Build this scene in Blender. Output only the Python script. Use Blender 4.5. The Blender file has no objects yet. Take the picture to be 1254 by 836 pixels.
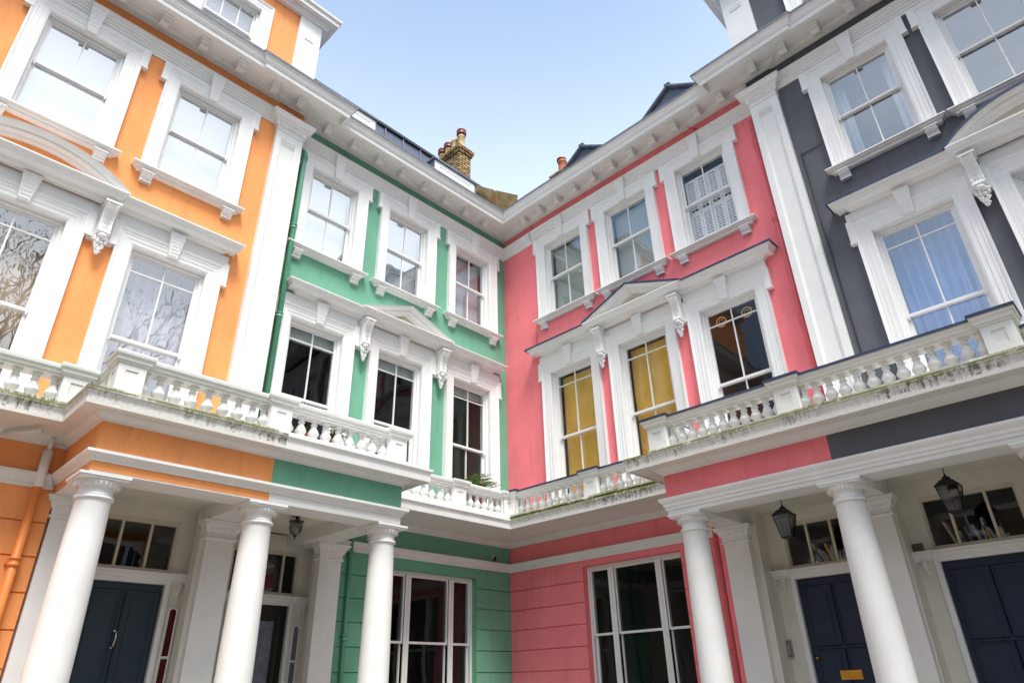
import bpy, bmesh, math, random
from mathutils import Matrix, Vector
R_ = math.radians
random.seed(7)
scene = bpy.context.scene
COL = scene.collection
# ------------------------------------------------------------------ camera
FPX, YAW, PIT, ROL = 812.45, R_(43.5602), R_(27.7435), R_(-1.5069)
CAM = Vector((10.1116, -10.3925, 1.6))
fw = Vector((-math.sin(YAW)*math.cos(PIT), math.cos(YAW)*math.cos(PIT), math.sin(PIT)))
rt = Vector((math.cos(YAW), math.sin(YAW), 0))
up = rt.cross(fw)
r2 = rt*math.cos(ROL) + up*math.sin(ROL)
u2 = r2.cross(fw)
cam = bpy.data.cameras.new('camera'); co = bpy.data.objects.new('camera', cam); COL.objects.link(co)
cam.sensor_width = 36; cam.lens = FPX/1254*36; cam.clip_end = 2000; cam.clip_start = 0.05
mm = Matrix((r2, u2, -fw)).transposed().to_4x4(); mm.translation = CAM
co.matrix_world = mm
scene.camera = co
# ------------------------------------------------------------------ sky and sun
SUN_EL, SUN_AZ = 60, 118          # azimuth: degrees clockwise from +Y
w = bpy.data.worlds.new('World'); scene.world = w; w.use_nodes = True
nt = w.node_tree; nt.nodes.clear()
def N(t, ty, **k):
    n = t.nodes.new(ty)
    for a, b in k.items(): setattr(n, a, b)
    return n
out = N(nt, 'ShaderNodeOutputWorld'); bg = N(nt, 'ShaderNodeBackground'); sky = N(nt, 'ShaderNodeTexSky', sky_type='NISHITA')
sky.sun_disc = False; sky.sun_elevation = R_(SUN_EL); sky.sun_rotation = R_(SUN_AZ); sky.air_density = 1.0; sky.dust_density = 1.5; sky.ozone_density = 2.0
tc = N(nt, 'ShaderNodeTexCoord'); noi = N(nt, 'ShaderNodeTexNoise'); noi.inputs['Scale'].default_value = 1.6; noi.inputs['Detail'].default_value = 7; noi.inputs['Roughness'].default_value = .55
mp = N(nt, 'ShaderNodeMapping'); mp.inputs['Scale'].default_value = (1, 1, 2.2); mp.inputs['Location'].default_value = (3.1, 1.7, .4)
nt.links.new(tc.outputs['Generated'], mp.inputs[0]); nt.links.new(mp.outputs[0], noi.inputs['Vector'])
rmp = N(nt, 'ShaderNodeMapRange'); rmp.inputs[1].default_value = .38; rmp.inputs[2].default_value = .68
nt.links.new(noi.outputs['Fac'], rmp.inputs[0])
# a bank of bright cloud fills the half of the sky behind the photographer
dt = N(nt, 'ShaderNodeVectorMath', operation='DOT_PRODUCT'); dt.inputs[1].default_value = (.93, -.25, .26)
nt.links.new(tc.outputs['Generated'], dt.inputs[0])
mr = N(nt, 'ShaderNodeMapRange', interpolation_type='SMOOTHSTEP'); mr.inputs[1].default_value = -.25; mr.inputs[2].default_value = .65; mr.inputs[3].default_value = .0; mr.inputs[4].default_value = 1.0
nt.links.new(dt.outputs['Value'], mr.inputs[0])
ad = N(nt, 'ShaderNodeMath', operation='MULTIPLY_ADD', use_clamp=True); ad.inputs[1].default_value = .8; 
nt.links.new(rmp.outputs[0], ad.inputs[0])
mul = N(nt, 'ShaderNodeMath', operation='MULTIPLY'); nt.links.new(mr.outputs[0], mul.inputs[0]); mul.inputs[1].default_value = .62
nt.links.new(mul.outputs[0], ad.inputs[2])
gt = N(nt, 'ShaderNodeMath', operation='MULTIPLY', use_clamp=True); nt.links.new(ad.outputs[0], gt.inputs[0]); nt.links.new(mr.outputs[0], gt.inputs[1])
# thin haze brightening the sky towards the horizon
sx = N(nt, 'ShaderNodeSeparateXYZ'); nt.links.new(tc.outputs['Generated'], sx.inputs[0])
hz = N(nt, 'ShaderNodeMapRange', interpolation_type='SMOOTHSTEP'); hz.inputs[1].default_value = .50; hz.inputs[2].default_value = .88; hz.inputs[3].default_value = .58; hz.inputs[4].default_value = .16
nt.links.new(sx.outputs['Z'], hz.inputs[0])
dt2 = N(nt, 'ShaderNodeVectorMath', operation='DOT_PRODUCT'); dt2.inputs[1].default_value = (.25, .97, 0); nt.links.new(tc.outputs['Generated'], dt2.inputs[0])
m2r = N(nt, 'ShaderNodeMapRange', interpolation_type='SMOOTHSTEP'); m2r.inputs[1].default_value = -.7; m2r.inputs[2].default_value = .1; m2r.inputs[3].default_value = .25; nt.links.new(dt2.outputs['Value'], m2r.inputs[0])
mx0 = N(nt, 'ShaderNodeMath', operation='MULTIPLY'); nt.links.new(m2r.outputs[0], mx0.inputs[0]); nt.links.new(hz.outputs[0], mx0.inputs[1])
mx = N(nt, 'ShaderNodeMixRGB'); mx.inputs[2].default_value = (8.3, 8.9, 9.6, 1)
tn = N(nt, 'ShaderNodeMixRGB', blend_type='MULTIPLY'); tn.inputs[0].default_value = 1; tn.inputs[2].default_value = (1.02, 1.18, 1.20, 1); nt.links.new(sky.outputs[0], tn.inputs[1])
mh = N(nt, 'ShaderNodeMixRGB'); mh.inputs[2].default_value = (7.0, 7.75, 8.7, 1); nt.links.new(mx0.outputs[0], mh.inputs[0]); nt.links.new(tn.outputs[0], mh.inputs[1])
nt.links.new(gt.outputs[0], mx.inputs[0]); nt.links.new(mh.outputs[0], mx.inputs[1])
lo = N(nt, 'ShaderNodeMapRange', interpolation_type='SMOOTHSTEP'); lo.inputs[1].default_value = .02; lo.inputs[2].default_value = .62; lo.inputs[3].default_value = .42; lo.inputs[4].default_value = 1.0
nt.links.new(sx.outputs['Z'], lo.inputs[0])
ml = N(nt, 'ShaderNodeMixRGB', blend_type='MULTIPLY'); ml.inputs[0].default_value = 1; nt.links.new(mx.outputs[0], ml.inputs[1]); nt.links.new(lo.outputs[0], ml.inputs[2])
nt.links.new(ml.outputs[0], bg.inputs[0]); bg.inputs[1].default_value = .080
nt.links.new(bg.outputs[0], out.inputs[0])
sl = bpy.data.lights.new('sun', 'SUN'); so = bpy.data.objects.new('sun', sl); COL.objects.link(so)
sl.energy = 1.6; sl.angle = R_(20); sl.color = (1, .95, .88)
sd = Vector((math.sin(R_(SUN_AZ))*math.cos(R_(SUN_EL)), math.cos(R_(SUN_AZ))*math.cos(R_(SUN_EL)), math.sin(R_(SUN_EL))))
so.rotation_euler = sd.to_track_quat('Z', 'Y').to_euler(); so.location = (20, -20, 40)
scene.view_settings.view_transform = 'Standard'; scene.view_settings.look = 'None'
scene.view_settings.exposure = 1.52; scene.view_settings.gamma = 1
# ------------------------------------------------------------------ materials
def mat(name, col, rough=.6, var=.06, scale=3, bump=.0, bscale=60, spec=.4, metal=0, grime=0.0, coat=0, crack=0.0):
    m = bpy.data.materials.new(name); m.use_nodes = True; t = m.node_tree; b = t.nodes['Principled BSDF']
    b.inputs['Roughness'].default_value = rough; b.inputs['Specular IOR Level'].default_value = spec; b.inputs['Metallic'].default_value = metal
    b.inputs['Coat Weight'].default_value = coat
    g = N(t, 'ShaderNodeNewGeometry')
    n = N(t, 'ShaderNodeTexNoise'); n.inputs['Scale'].default_value = scale; n.inputs['Detail'].default_value = 6; n.inputs['Roughness'].default_value = .6
    t.links.new(g.outputs['Position'], n.inputs['Vector'])
    cr = N(t, 'ShaderNodeValToRGB'); cr.color_ramp.elements[0].position = .3; cr.color_ramp.elements[1].position = .7
    a = [max(0, c*(1-var)) for c in col]; c2 = [min(1, c*(1+var*.7)) for c in col]
    cr.color_ramp.elements[0].color = (*a, 1); cr.color_ramp.elements[1].color = (*c2, 1)
    t.links.new(n.outputs['Fac'], cr.inputs[0]); last = cr.outputs[0]
    if grime:
        n3 = N(t, 'ShaderNodeTexNoise'); n3.inputs['Scale'].default_value = 1.0; n3.inputs['Detail'].default_value = 9; n3.inputs['Roughness'].default_value = .7
        mpp = N(t, 'ShaderNodeMapping'); mpp.inputs['Scale'].default_value = (6, 6, .9)
        t.links.new(g.outputs['Position'], mpp.inputs[0]); t.links.new(mpp.outputs[0], n3.inputs['Vector'])
        r3 = N(t, 'ShaderNodeMapRange'); r3.inputs[1].default_value = .52; r3.inputs[2].default_value = .80; r3.inputs[4].default_value = grime
        t.links.new(n3.outputs['Fac'], r3.inputs[0])
        mg = N(t, 'ShaderNodeMixRGB'); mg.inputs[2].default_value = (.33, .29, .22, 1) if min(col) > .3 else (col[0]*.5, col[1]*.45, col[2]*.42, 1)
        t.links.new(r3.outputs[0], mg.inputs[0]); t.links.new(last, mg.inputs[1]); last = mg.outputs[0]
    if crack:
        vn = N(t, 'ShaderNodeTexVoronoi', feature='DISTANCE_TO_EDGE'); vn.inputs['Scale'].default_value = .85
        wn = N(t, 'ShaderNodeTexNoise'); wn.inputs['Scale'].default_value = 3.5; wn.inputs['Detail'].default_value = 6
        t.links.new(g.outputs['Position'], wn.inputs['Vector'])
        va = N(t, 'ShaderNodeMixRGB', blend_type='ADD'); va.inputs[0].default_value = .45; t.links.new(g.outputs['Position'], va.inputs[1]); t.links.new(wn.outputs['Color'], va.inputs[2]); t.links.new(va.outputs[0], vn.inputs['Vector'])
        rv = N(t, 'ShaderNodeMapRange'); rv.inputs[1].default_value = .0; rv.inputs[2].default_value = .006; rv.inputs[3].default_value = crack; rv.inputs[4].default_value = 0; t.links.new(vn.outputs['Distance'], rv.inputs[0])
        mk = N(t, 'ShaderNodeMapRange'); mk.inputs[1].default_value = .50; mk.inputs[2].default_value = .58; t.links.new(n.outputs['Fac'], mk.inputs[0])
        mq = N(t, 'ShaderNodeMath', operation='MULTIPLY'); t.links.new(rv.outputs[0], mq.inputs[0]); t.links.new(mk.outputs[0], mq.inputs[1])
        mc_ = N(t, 'ShaderNodeMixRGB'); mc_.inputs[2].default_value = (col[0]*.3, col[1]*.3, col[2]*.3, 1); t.links.new(mq.outputs[0], mc_.inputs[0]); t.links.new(last, mc_.inputs[1]); last = mc_.outputs[0]
    t.links.new(last, b.inputs['Base Color'])
    if bump:
        n2 = N(t, 'ShaderNodeTexNoise'); n2.inputs['Scale'].default_value = bscale; n2.inputs['Detail'].default_value = 4
        t.links.new(g.outputs['Position'], n2.inputs['Vector'])
        bp = N(t, 'ShaderNodeBump'); bp.inputs['Strength'].default_value = bump; bp.inputs['Distance'].default_value = .01
        t.links.new(n2.outputs['Fac'], bp.inputs['Height']); t.links.new(bp.outputs[0], b.inputs['Normal'])
    return m
M = {}
M['white'] = mat('white_paint', (.80, .80, .785), .55, .05, 2.5, .08, 18, grime=.12)
M['trim'] = mat('white_trim', (.82, .82, .81), .5, .035, 4, .0, 30, grime=.03)
M['cream'] = mat('cream_paint', (.66, .60, .49), .6, .06, 3, .2, 30, grime=.3)
M['porchwhite'] = mat('porch_paint', (.74, .71, .63), .6, .06, 3, .1, 30, grime=.15)
M['orange'] = mat('orange_stucco', (.92, .36, .125), .75, .09, 1.3, .35, 45, spec=.25, grime=.42, crack=.16)
M['green'] = mat('green_stucco', (.165, .41, .28), .75, .10, 1.3, .35, 45, spec=.25, grime=.42, crack=.16)
M['pink'] = mat('pink_stucco', (.92, .235, .26), .75, .09, 1.3, .35, 45, spec=.25, grime=.42, crack=.16)
M['grey'] = mat('charcoal_stucco', (.115, .122, .14), .75, .10, 1.5, .35, 45, spec=.25, grime=.5, crack=.2)
M['greenpipe'] = mat('green_gloss', (.10, .36, .235), .35, .08, 8, .1, 60, coat=.2)
M['orangepipe'] = mat('orange_gloss', (.80, .25, .06), .4, .08, 8, .1, 60)
M['pinkpipe'] = mat('pink_gloss', (.74, .15, .17), .4, .08, 8, .1, 60)
M['lead'] = mat('blue_lead', (.028, .045, .10), .55, .35, 9, .3, 30)
M['slate'] = mat('slate', (.10, .12, .17), .6, .2, 6, .3, 20)
M['leadgrey'] = mat('lead_grey', (.16, .18, .22), .5, .3, 8, .3, 20)
M['stone'] = mat('yellow_stone', (.52, .40, .19), .9, .35, 5, .5, 20)
M['terracotta'] = mat('terracotta', (.50, .15, .07), .8, .25, 9, .3, 40)
M['buffpot'] = mat('buff_pot', (.56, .42, .22), .85, .25, 9, .3, 40)
M['redglaze'] = mat('red_glaze', (.20, .03, .02), .4, .3, 9)
M['navy'] = mat('navy_gloss', (.004, .014, .042), .5, .15, 6, .08, 60, spec=.5)
M['slatedoor'] = mat('blue_door', (.012, .030, .048), .45, .15, 6, .08, 60, spec=.5)
M['blackdoor'] = mat('black_gloss', (.012, .012, .013), .3, .1, 6, spec=.5)
M['iron'] = mat('black_iron', (.012, .012, .012), .45, .2, 9, .1, 60)
M['chrome'] = mat('chrome', (.6, .6, .6), .2, .05, 5, metal=1)
M['brass'] = mat('brass', (.55, .36, .06), .25, .15, 9, metal=1)
M['steel'] = mat('brushed_steel', (.42, .36, .30), .4, .1, 9, metal=.8)
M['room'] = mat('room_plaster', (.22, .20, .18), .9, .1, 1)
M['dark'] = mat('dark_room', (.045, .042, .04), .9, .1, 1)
M['curtain'] = mat('pale_curtain', (.62, .64, .68), .9, .08, 3)
M['lilac'] = mat('lilac_curtain', (.52, .49, .53), .9, .1, 3)
M['tancurtain'] = mat('tan_curtain', (.55, .43, .31), .9, .1, 3)
M['bluecurtain'] = mat('blue_curtain', (.22, .36, .66), .9, .12, 3)
M['whiteblind'] = mat('white_blind', (.90, .90, .88), .7, .04, 3)
M['greyblind'] = mat('grey_blind', (.50, .56, .52), .6, .06, 3)
M['yellowblind'] = mat('yellow_blind', (.95, .58, .10), .8, .12, 2.5)
M['ring'] = mat('wicker_ring', (.85, .52, .18), .8, .1, 3)
M['leaf'] = mat('fern_leaf', (.10, .17, .025), .6, .5, 14)
M['bark'] = mat('bark', (.16, .12, .075), .9, .3, 9, .4, 30)
M['ochreleaf'] = mat('ochre_leaf', (.42, .27, .07), .8, .3, 4)
M['asphalt'] = mat('asphalt', (.05, .05, .052), .9, .2, 3, .3, 80)
M['paving'] = mat('paving', (.27, .25, .22), .85, .15, 2, .2, 40)
M['redglass'] = mat('red_glass', (.10, .01, .015), .2, .2, 5)
M['paper'] = mat('paper', (.6, .6, .6), .8, .2, 9)
# stucco ledge streaked with dirt and moss
def stained():
    m = mat('mossy_ledge', (.74, .73, .69), .75, .06, 3, .5, 30)
    t = m.node_tree; b = t.nodes['Principled BSDF']; base = b.inputs['Base Color'].links[0].from_socket
    g = N(t, 'ShaderNodeNewGeometry'); mpp = N(t, 'ShaderNodeMapping'); mpp.inputs['Scale'].default_value = (24, 24, .3)
    n = N(t, 'ShaderNodeTexNoise'); n.inputs['Scale'].default_value = 1; n.inputs['Detail'].default_value = 8; n.inputs['Roughness'].default_value = .75
    t.links.new(g.outputs['Position'], mpp.inputs[0]); t.links.new(mpp.outputs[0], n.inputs['Vector'])
    s = N(t, 'ShaderNodeSeparateXYZ'); t.links.new(g.outputs['Position'], s.inputs[0])
    # streaks fade out below the drip edge
    h = N(t, 'ShaderNodeMapRange'); h.inputs[1].default_value = 4.37; h.inputs[2].default_value = 4.50; h.inputs[3].default_value = .0; h.inputs[4].default_value = .05
    t.links.new(s.outputs['Z'], h.inputs[0])
    a = N(t, 'ShaderNodeMath', operation='ADD'); t.links.new(n.outputs['Fac'], a.inputs[0]); t.links.new(h.outputs[0], a.inputs[1])
    r = N(t, 'ShaderNodeMapRange'); r.inputs[1].default_value = .50; r.inputs[2].default_value = .60; r.inputs[4].default_value = .88; t.links.new(a.outputs[0], r.inputs[0])
    gate = N(t, 'ShaderNodeMath', operation='GREATER_THAN'); gate.inputs[1].default_value = 4.375; t.links.new(s.outputs['Z'], gate.inputs[0])
    nl = N(t, 'ShaderNodeTexNoise'); nl.inputs['Scale'].default_value = 1.5; nl.inputs['Detail'].default_value = 3; t.links.new(g.outputs['Position'], nl.inputs['Vector'])
    rl = N(t, 'ShaderNodeMapRange'); rl.inputs[1].default_value = .42; rl.inputs[2].default_value = .60; rl.inputs[3].default_value = .12; t.links.new(nl.outputs['Fac'], rl.inputs[0])
    g0 = N(t, 'ShaderNodeMath', operation='MULTIPLY'); t.links.new(r.outputs[0], g0.inputs[0]); t.links.new(rl.outputs[0], g0.inputs[1])
    gm = N(t, 'ShaderNodeMath', operation='MULTIPLY'); t.links.new(g0.outputs[0], gm.inputs[0]); t.links.new(gate.outputs[0], gm.inputs[1])
    m1 = N(t, 'ShaderNodeMixRGB'); m1.inputs[2].default_value = (.10, .085, .055, 1)
    t.links.new(gm.outputs[0], m1.inputs[0]); t.links.new(base, m1.inputs[1])
    n4 = N(t, 'ShaderNodeTexNoise'); n4.inputs['Scale'].default_value = 3.5; n4.inputs['Detail'].default_value = 10; n4.inputs['Roughness'].default_value = .7
    t.links.new(g.outputs['Position'], n4.inputs['Vector'])
    h2 = N(t, 'ShaderNodeMapRange'); h2.inputs[1].default_value = 4.47; h2.inputs[2].default_value = 4.51; t.links.new(s.outputs['Z'], h2.inputs[0])
    h3 = N(t, 'ShaderNodeMapRange'); h3.inputs[1].default_value = 4.60; h3.inputs[2].default_value = 4.67; h3.inputs[3].default_value = 1; h3.inputs[4].default_value = 0; t.links.new(s.outputs['Z'], h3.inputs[0])
    r4 = N(t, 'ShaderNodeMapRange'); r4.inputs[1].default_value = .36; r4.inputs[2].default_value = .48; t.links.new(n4.outputs['Fac'], r4.inputs[0])
    p = N(t, 'ShaderNodeMath', operation='MULTIPLY'); t.links.new(h2.outputs[0], p.inputs[0]); t.links.new(r4.outputs[0], p.inputs[1])
    p2 = N(t, 'ShaderNodeMath', operation='MULTIPLY'); t.links.new(p.outputs[0], p2.inputs[0]); t.links.new(h3.outputs[0], p2.inputs[1])
    m2 = N(t, 'ShaderNodeMixRGB')
    mc = N(t, 'ShaderNodeMixRGB'); mc.inputs[1].default_value = (.035, .05, .008, 1); mc.inputs[2].default_value = (.20, .21, .035, 1); t.links.new(n.outputs['Fac'], mc.inputs[0])
    t.links.new(mc.outputs[0], m2.inputs[2])
    t.links.new(p2.outputs[0], m2.inputs[0]); t.links.new(m1.outputs[0], m2.inputs[1]); t.links.new(m2.outputs[0], b.inputs['Base Color'])
    return m
M['stained'] = stained()
M['brickred'] = mat('brown_brick', (.22, .13, .08), .9, .25, 6)
def brick():
    m = mat('stock_brick', (.4, .3, .15), .9, .2, 4); t = m.node_tree; b = t.nodes['Principled BSDF']
    tc = N(t, 'ShaderNodeTexCoord'); sp = N(t, 'ShaderNodeSeparateXYZ'); t.links.new(tc.outputs['Object'], sp.inputs[0])
    ad = N(t, 'ShaderNodeMath', operation='ADD'); t.links.new(sp.outputs[0], ad.inputs[0]); t.links.new(sp.outputs[1], ad.inputs[1])
    cb = N(t, 'ShaderNodeCombineXYZ'); t.links.new(ad.outputs[0], cb.inputs[0]); t.links.new(sp.outputs[2], cb.inputs[1])
    br = N(t, 'ShaderNodeTexBrick'); br.inputs['Scale'].default_value = 1; br.inputs['Brick Width'].default_value = .25; br.inputs['Row Height'].default_value = .095; br.inputs['Mortar Size'].default_value = .022
    br.inputs['Color1'].default_value = (.56, .40, .15, 1); br.inputs['Color2'].default_value = (.22, .10, .05, 1); br.inputs['Mortar'].default_value = (.035, .03, .02, 1); br.inputs['Bias'].default_value = -.2
    t.links.new(cb.outputs[0], br.inputs['Vector']); t.links.new(br.outputs['Color'], b.inputs['Base Color'])
    return m
M['brick'] = brick()
def glassmat(name, base, k, tint=(.9, .93, .95)):
    m = bpy.data.materials.new(name); m.use_nodes = True; t = m.node_tree; t.nodes.clear()
    o = N(t, 'ShaderNodeOutputMaterial'); mixs = N(t, 'ShaderNodeMixShader'); tr = N(t, 'ShaderNodeBsdfTransparent'); gl = N(t, 'ShaderNodeBsdfGlossy')
    tr.inputs[0].default_value = (*tint, 1); gl.inputs['Roughness'].default_value = .0; gl.inputs['Color'].default_value = (.96, .97, 1, 1)
    lw = N(t, 'ShaderNodeLayerWeight'); lw.inputs[0].default_value = .5
    pw = N(t, 'ShaderNodeMath', operation='POWER'); pw.inputs[1].default_value = 4.0; t.links.new(lw.outputs['Facing'], pw.inputs[0])
    fr = N(t, 'ShaderNodeMath', operation='MULTIPLY_ADD'); fr.inputs[1].default_value = .92; fr.inputs[2].default_value = .08; t.links.new(pw.outputs[0], fr.inputs[0])
    ma = N(t, 'ShaderNodeMath', operation='MULTIPLY_ADD', use_clamp=True); ma.inputs[1].default_value = k; ma.inputs[2].default_value = base
    t.links.new(fr.outputs[0], ma.inputs[0]); t.links.new(ma.outputs[0], mixs.inputs[0]); t.links.new(tr.outputs[0], mixs.inputs[1]); t.links.new(gl.outputs[0], mixs.inputs[2])
    g = N(t, 'ShaderNodeNewGeometry'); n = N(t, 'ShaderNodeTexNoise'); n.inputs['Scale'].default_value = 2.2; n.inputs['Detail'].default_value = 1
    t.links.new(g.outputs['Position'], n.inputs['Vector']); bp = N(t, 'ShaderNodeBump'); bp.inputs['Strength'].default_value = .13; bp.inputs['Distance'].default_value = .02
    t.links.new(n.outputs['Fac'], bp.inputs['Height']); t.links.new(bp.outputs[0], gl.inputs['Normal'])
    t.links.new(mixs.outputs[0], o.inputs[0])
    return m
M['glass'] = glassmat('window_glass', .0, .6)
M['glassbright'] = glassmat('reflective_glass', .36, .9)
M['glassmid'] = glassmat('half_reflective_glass', .17, .9)
M['glasslow'] = glassmat('blind_window_glass', .10, 1.0)
M['lampglass'] = glassmat('lantern_glass', .04, .8, (.42, .42, .36))
# ------------------------------------------------------------------ mesh builder
class MB:
    def __init__(s): s.v = []; s.f = []; s.sm = []
    def add(s, vs, fs, sm=False):
        o = len(s.v); s.v += [tuple(v) for v in vs]
        for f in fs: s.f.append([i+o for i in f]); s.sm.append(sm)
        return s
    def box(s, x0, x1, y0, y1, z0, z1):
        x0, x1 = min(x0, x1), max(x0, x1); y0, y1 = min(y0, y1), max(y0, y1); z0, z1 = min(z0, z1), max(z0, z1)
        return s.add([(x0,y0,z0),(x1,y0,z0),(x1,y1,z0),(x0,y1,z0),(x0,y0,z1),(x1,y0,z1),(x1,y1,z1),(x0,y1,z1)],
              [(3,2,1,0),(4,5,6,7),(0,1,5,4),(1,2,6,5),(2,3,7,6),(3,0,4,7)])
    def hexa(s, bot, top):       # four bottom points, four top points
        return s.add(list(bot)+list(top), [(3,2,1,0),(4,5,6,7),(0,1,5,4),(1,2,6,5),(2,3,7,6),(3,0,4,7)])
    def tilted(s, pts, y0, y1):  # polygon in x,z extruded from y0 to y1
        n = len(pts)
        vs = [(p[0], y0, p[1]) for p in pts]+[(p[0], y1, p[1]) for p in pts]
        fs = [tuple(range(n)), tuple(range(2*n-1, n-1, -1))]+[(i, i+n, (i+1) % n+n, (i+1) % n) for i in range(n)]
        return s.add(vs, fs)
    def lathe(s, prof, cx=0, cy=0, n=20, sm=True, sy=1):
        vs = []; m = len(prof)
        for r, z in prof:
            for k in range(n):
                a = 2*math.pi*k/n; vs.append((cx+r*math.cos(a), cy+r*math.sin(a)*sy, z))
        fs = []
        for i in range(m-1):
            for k in range(n): fs.append((i*n+k, i*n+(k+1) % n, (i+1)*n+(k+1) % n, (i+1)*n+k))
        s.add(vs, fs, sm); o = len(s.v)-len(vs)
        s.f.append([o+k for k in range(n)][::-1]); s.sm.append(False)
        s.f.append([o+(m-1)*n+k for k in range(n)]); s.sm.append(False)
        return s
    def tube(s, pts, r, n=8, r1=None):
        pts = [Vector(p) for p in pts]; vs = []; L = len(pts)
        prev = None
        for i, p in enumerate(pts):
            d = (pts[min(i+1, L-1)]-pts[max(i-1, 0)]).normalized()
            a = d.orthogonal().normalized() if prev is None else (prev-d*prev.dot(d)).normalized()
            prev = a; b = d.cross(a); rr = r if r1 is None else r+(r1-r)*i/(L-1)
            for k in range(n):
                t = 2*math.pi*k/n; vs.append(p+a*rr*math.cos(t)+b*rr*math.sin(t))
        fs = [(i*n+k, i*n+(k+1) % n, (i+1)*n+(k+1) % n, (i+1)*n+k) for i in range(L-1) for k in range(n)]
        fs += [tuple(range(n))[::-1], tuple((L-1)*n+k for k in range(n))]
        return s.add(vs, fs, True)
    def ring(s, c, r, t, axis='z', n=20, m=6):
        vs = []
        for i in range(n):
            a = 2*math.pi*i/n
            for j in range(m):
                b = 2*math.pi*j/m; q = r+t*math.cos(b); h = t*math.sin(b)
                p = (q*math.cos(a), q*math.sin(a), h) if axis == 'z' else (q*math.cos(a), h, q*math.sin(a))
                vs.append((c[0]+p[0], c[1]+p[1], c[2]+p[2]))
        fs = [(i*m+j, ((i+1) % n)*m+j, ((i+1) % n)*m+(j+1) % m, i*m+(j+1) % m) for i in range(n) for j in range(m)]
        return s.add(vs, fs, True)
    # profile of (offset to the right of travel, height) along a flat path, mitred
    def sweep(s, path, prof, fmap, i0=0, i1=None):
        P = [Vector(p) for p in path]; n = len(P); i1 = n-1 if i1 is None else i1; k = len(prof); vs = []
        for i in range(i0, i1+1):
            d0 = (P[i]-P[i-1]).normalized() if i > 0 else None
            d1 = (P[i+1]-P[i]).normalized() if i < n-1 else None
            d0 = d0 or d1; d1 = d1 or d0
            n0 = Vector((d0.y, -d0.x)); n1 = Vector((d1.y, -d1.x))
            m = (n0+n1); m = m/(m.dot(n0))
            for a, b in prof:
                q = P[i]+m*a; vs.append(fmap(q.x, q.y, b))
        c = i1-i0+1
        fs = [(i*k+j, (i+1)*k+j, (i+1)*k+(j+1) % k, i*k+(j+1) % k) for i in range(c-1) for j in range(k)]
        fs += [tuple(range(k)), tuple((c-1)*k+j for j in range(k))[::-1]]
        return s.add(vs, fs)
WM = {}
def rawmesh(name, mb, m, inv=None):
    me = bpy.data.meshes.new(name)
    vs = mb.v if inv is None else [tuple(inv @ Vector(v)) for v in mb.v]
    me.from_pydata(vs, [], mb.f)
    me.polygons.foreach_set('use_smooth', mb.sm)
    bm = bmesh.new(); bm.from_mesh(me); bmesh.ops.recalc_face_normals(bm, faces=bm.faces); bm.to_mesh(me); bm.free()
    if isinstance(m, str): m = M[m]
    me.materials.append(m); me.update()
    return me
def place(o, W, parent=None):
    COL.objects.link(o); WM[o] = W.copy()
    if parent is not None:
        o.parent = parent; o.matrix_local = WM[parent].inverted() @ W
    else: o.matrix_local = W
def part(name, mb, m, parent=None, W=None, world=True, label=None):
    """mesh object; verts are world coordinates when world, else in the frame W"""
    if W is None: W = WM[parent] if parent is not None else Matrix.Identity(4)
    me = rawmesh(name, mb, m, W.inverted() if world else None)
    o = bpy.data.objects.new(name, me); place(o, W, parent)
    if label: o['label'] = label
    return o
def tag(o, label, cat, group=None, kind=None):
    if label: o['label'] = label
    if cat: o['category'] = cat
    if group: o['group'] = group
    if kind: o['kind'] = kind
    return o
def thing(name, W, label, cat, group=None):
    o = bpy.data.objects.new(name, None); o.empty_display_size = .2; place(o, W)
    return tag(o, label, cat, group)
def dup(o, parent, W):
    c = o.copy(); place(c, W, parent)
    for ch in [x for x in WM if x.parent == o]:
        dup(ch, c, W @ WM[o].inverted() @ WM[ch])
    return c
def P3(side, s, d, z): return Vector((d, -s, z)) if side == 'L' else Vector((s, -d, z))
def F(side, s, d=0, z=0):      # frame: local x along the wall (L: towards the corner), local -y outwards
    W = Matrix.Rotation(R_(90), 4, 'Z') if side == 'L' else Matrix.Identity(4)
    W = W.copy(); W.translation = P3(side, s, d, z); return W
def flat(x, y, z): return (x, y, z)
# box given in wall coordinates
def sbox(mb, side, s0, s1, d0, d1, z0, z1):
    a = P3(side, s0, d0, z0); b = P3(side, s1, d1, z1); return mb.box(a.x, b.x, a.y, b.y, z0, z1)
# ------------------------------------------------------------------ setting: ground
g = MB().box(-600, 600, -600, 600, -.4, -.12); tag(part('ground', g, 'asphalt'), None, None, kind='structure')
g = MB().box(-12, 16, -16.5, 12, -.119, 0); tag(part('pavement', g, 'paving'), None, None, kind='structure')
# ------------------------------------------------------------------ houses
OW = YW = .22
HOUSES = {}
HOUSES['O'] = thing('terraced_house', F('L', 9.8), 'orange stucco terraced house at the left with arched pediment over its first-floor window', 'house', 'terraced houses')
HOUSES['G'] = thing('terraced_house', F('L', 3.2), 'green stucco terraced house in the corner, cream triangular pediment on its middle window', 'house', 'terraced houses')
HOUSES['P'] = thing('terraced_house', F('R', 3.6), 'pink stucco terraced house with yellow blinds and blue-edged triangular pediment', 'house', 'terraced houses')
HOUSES['Y'] = thing('terraced_house', F('R', 10), 'charcoal grey stucco terraced house at the right beside the pink one', 'house', 'terraced houses')
SIDE = dict(O='L', G='L', P='R', Y='R'); PAINT = dict(O='orange', G='green', P='pink', Y='grey')
DU = dict(O=0.0, G=0.0, P=.07, Y=.07)     # height offset upper windows
DF = dict(O=.05, G=0.0, P=.16, Y=.18)     # height offset first-floor windows
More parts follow.
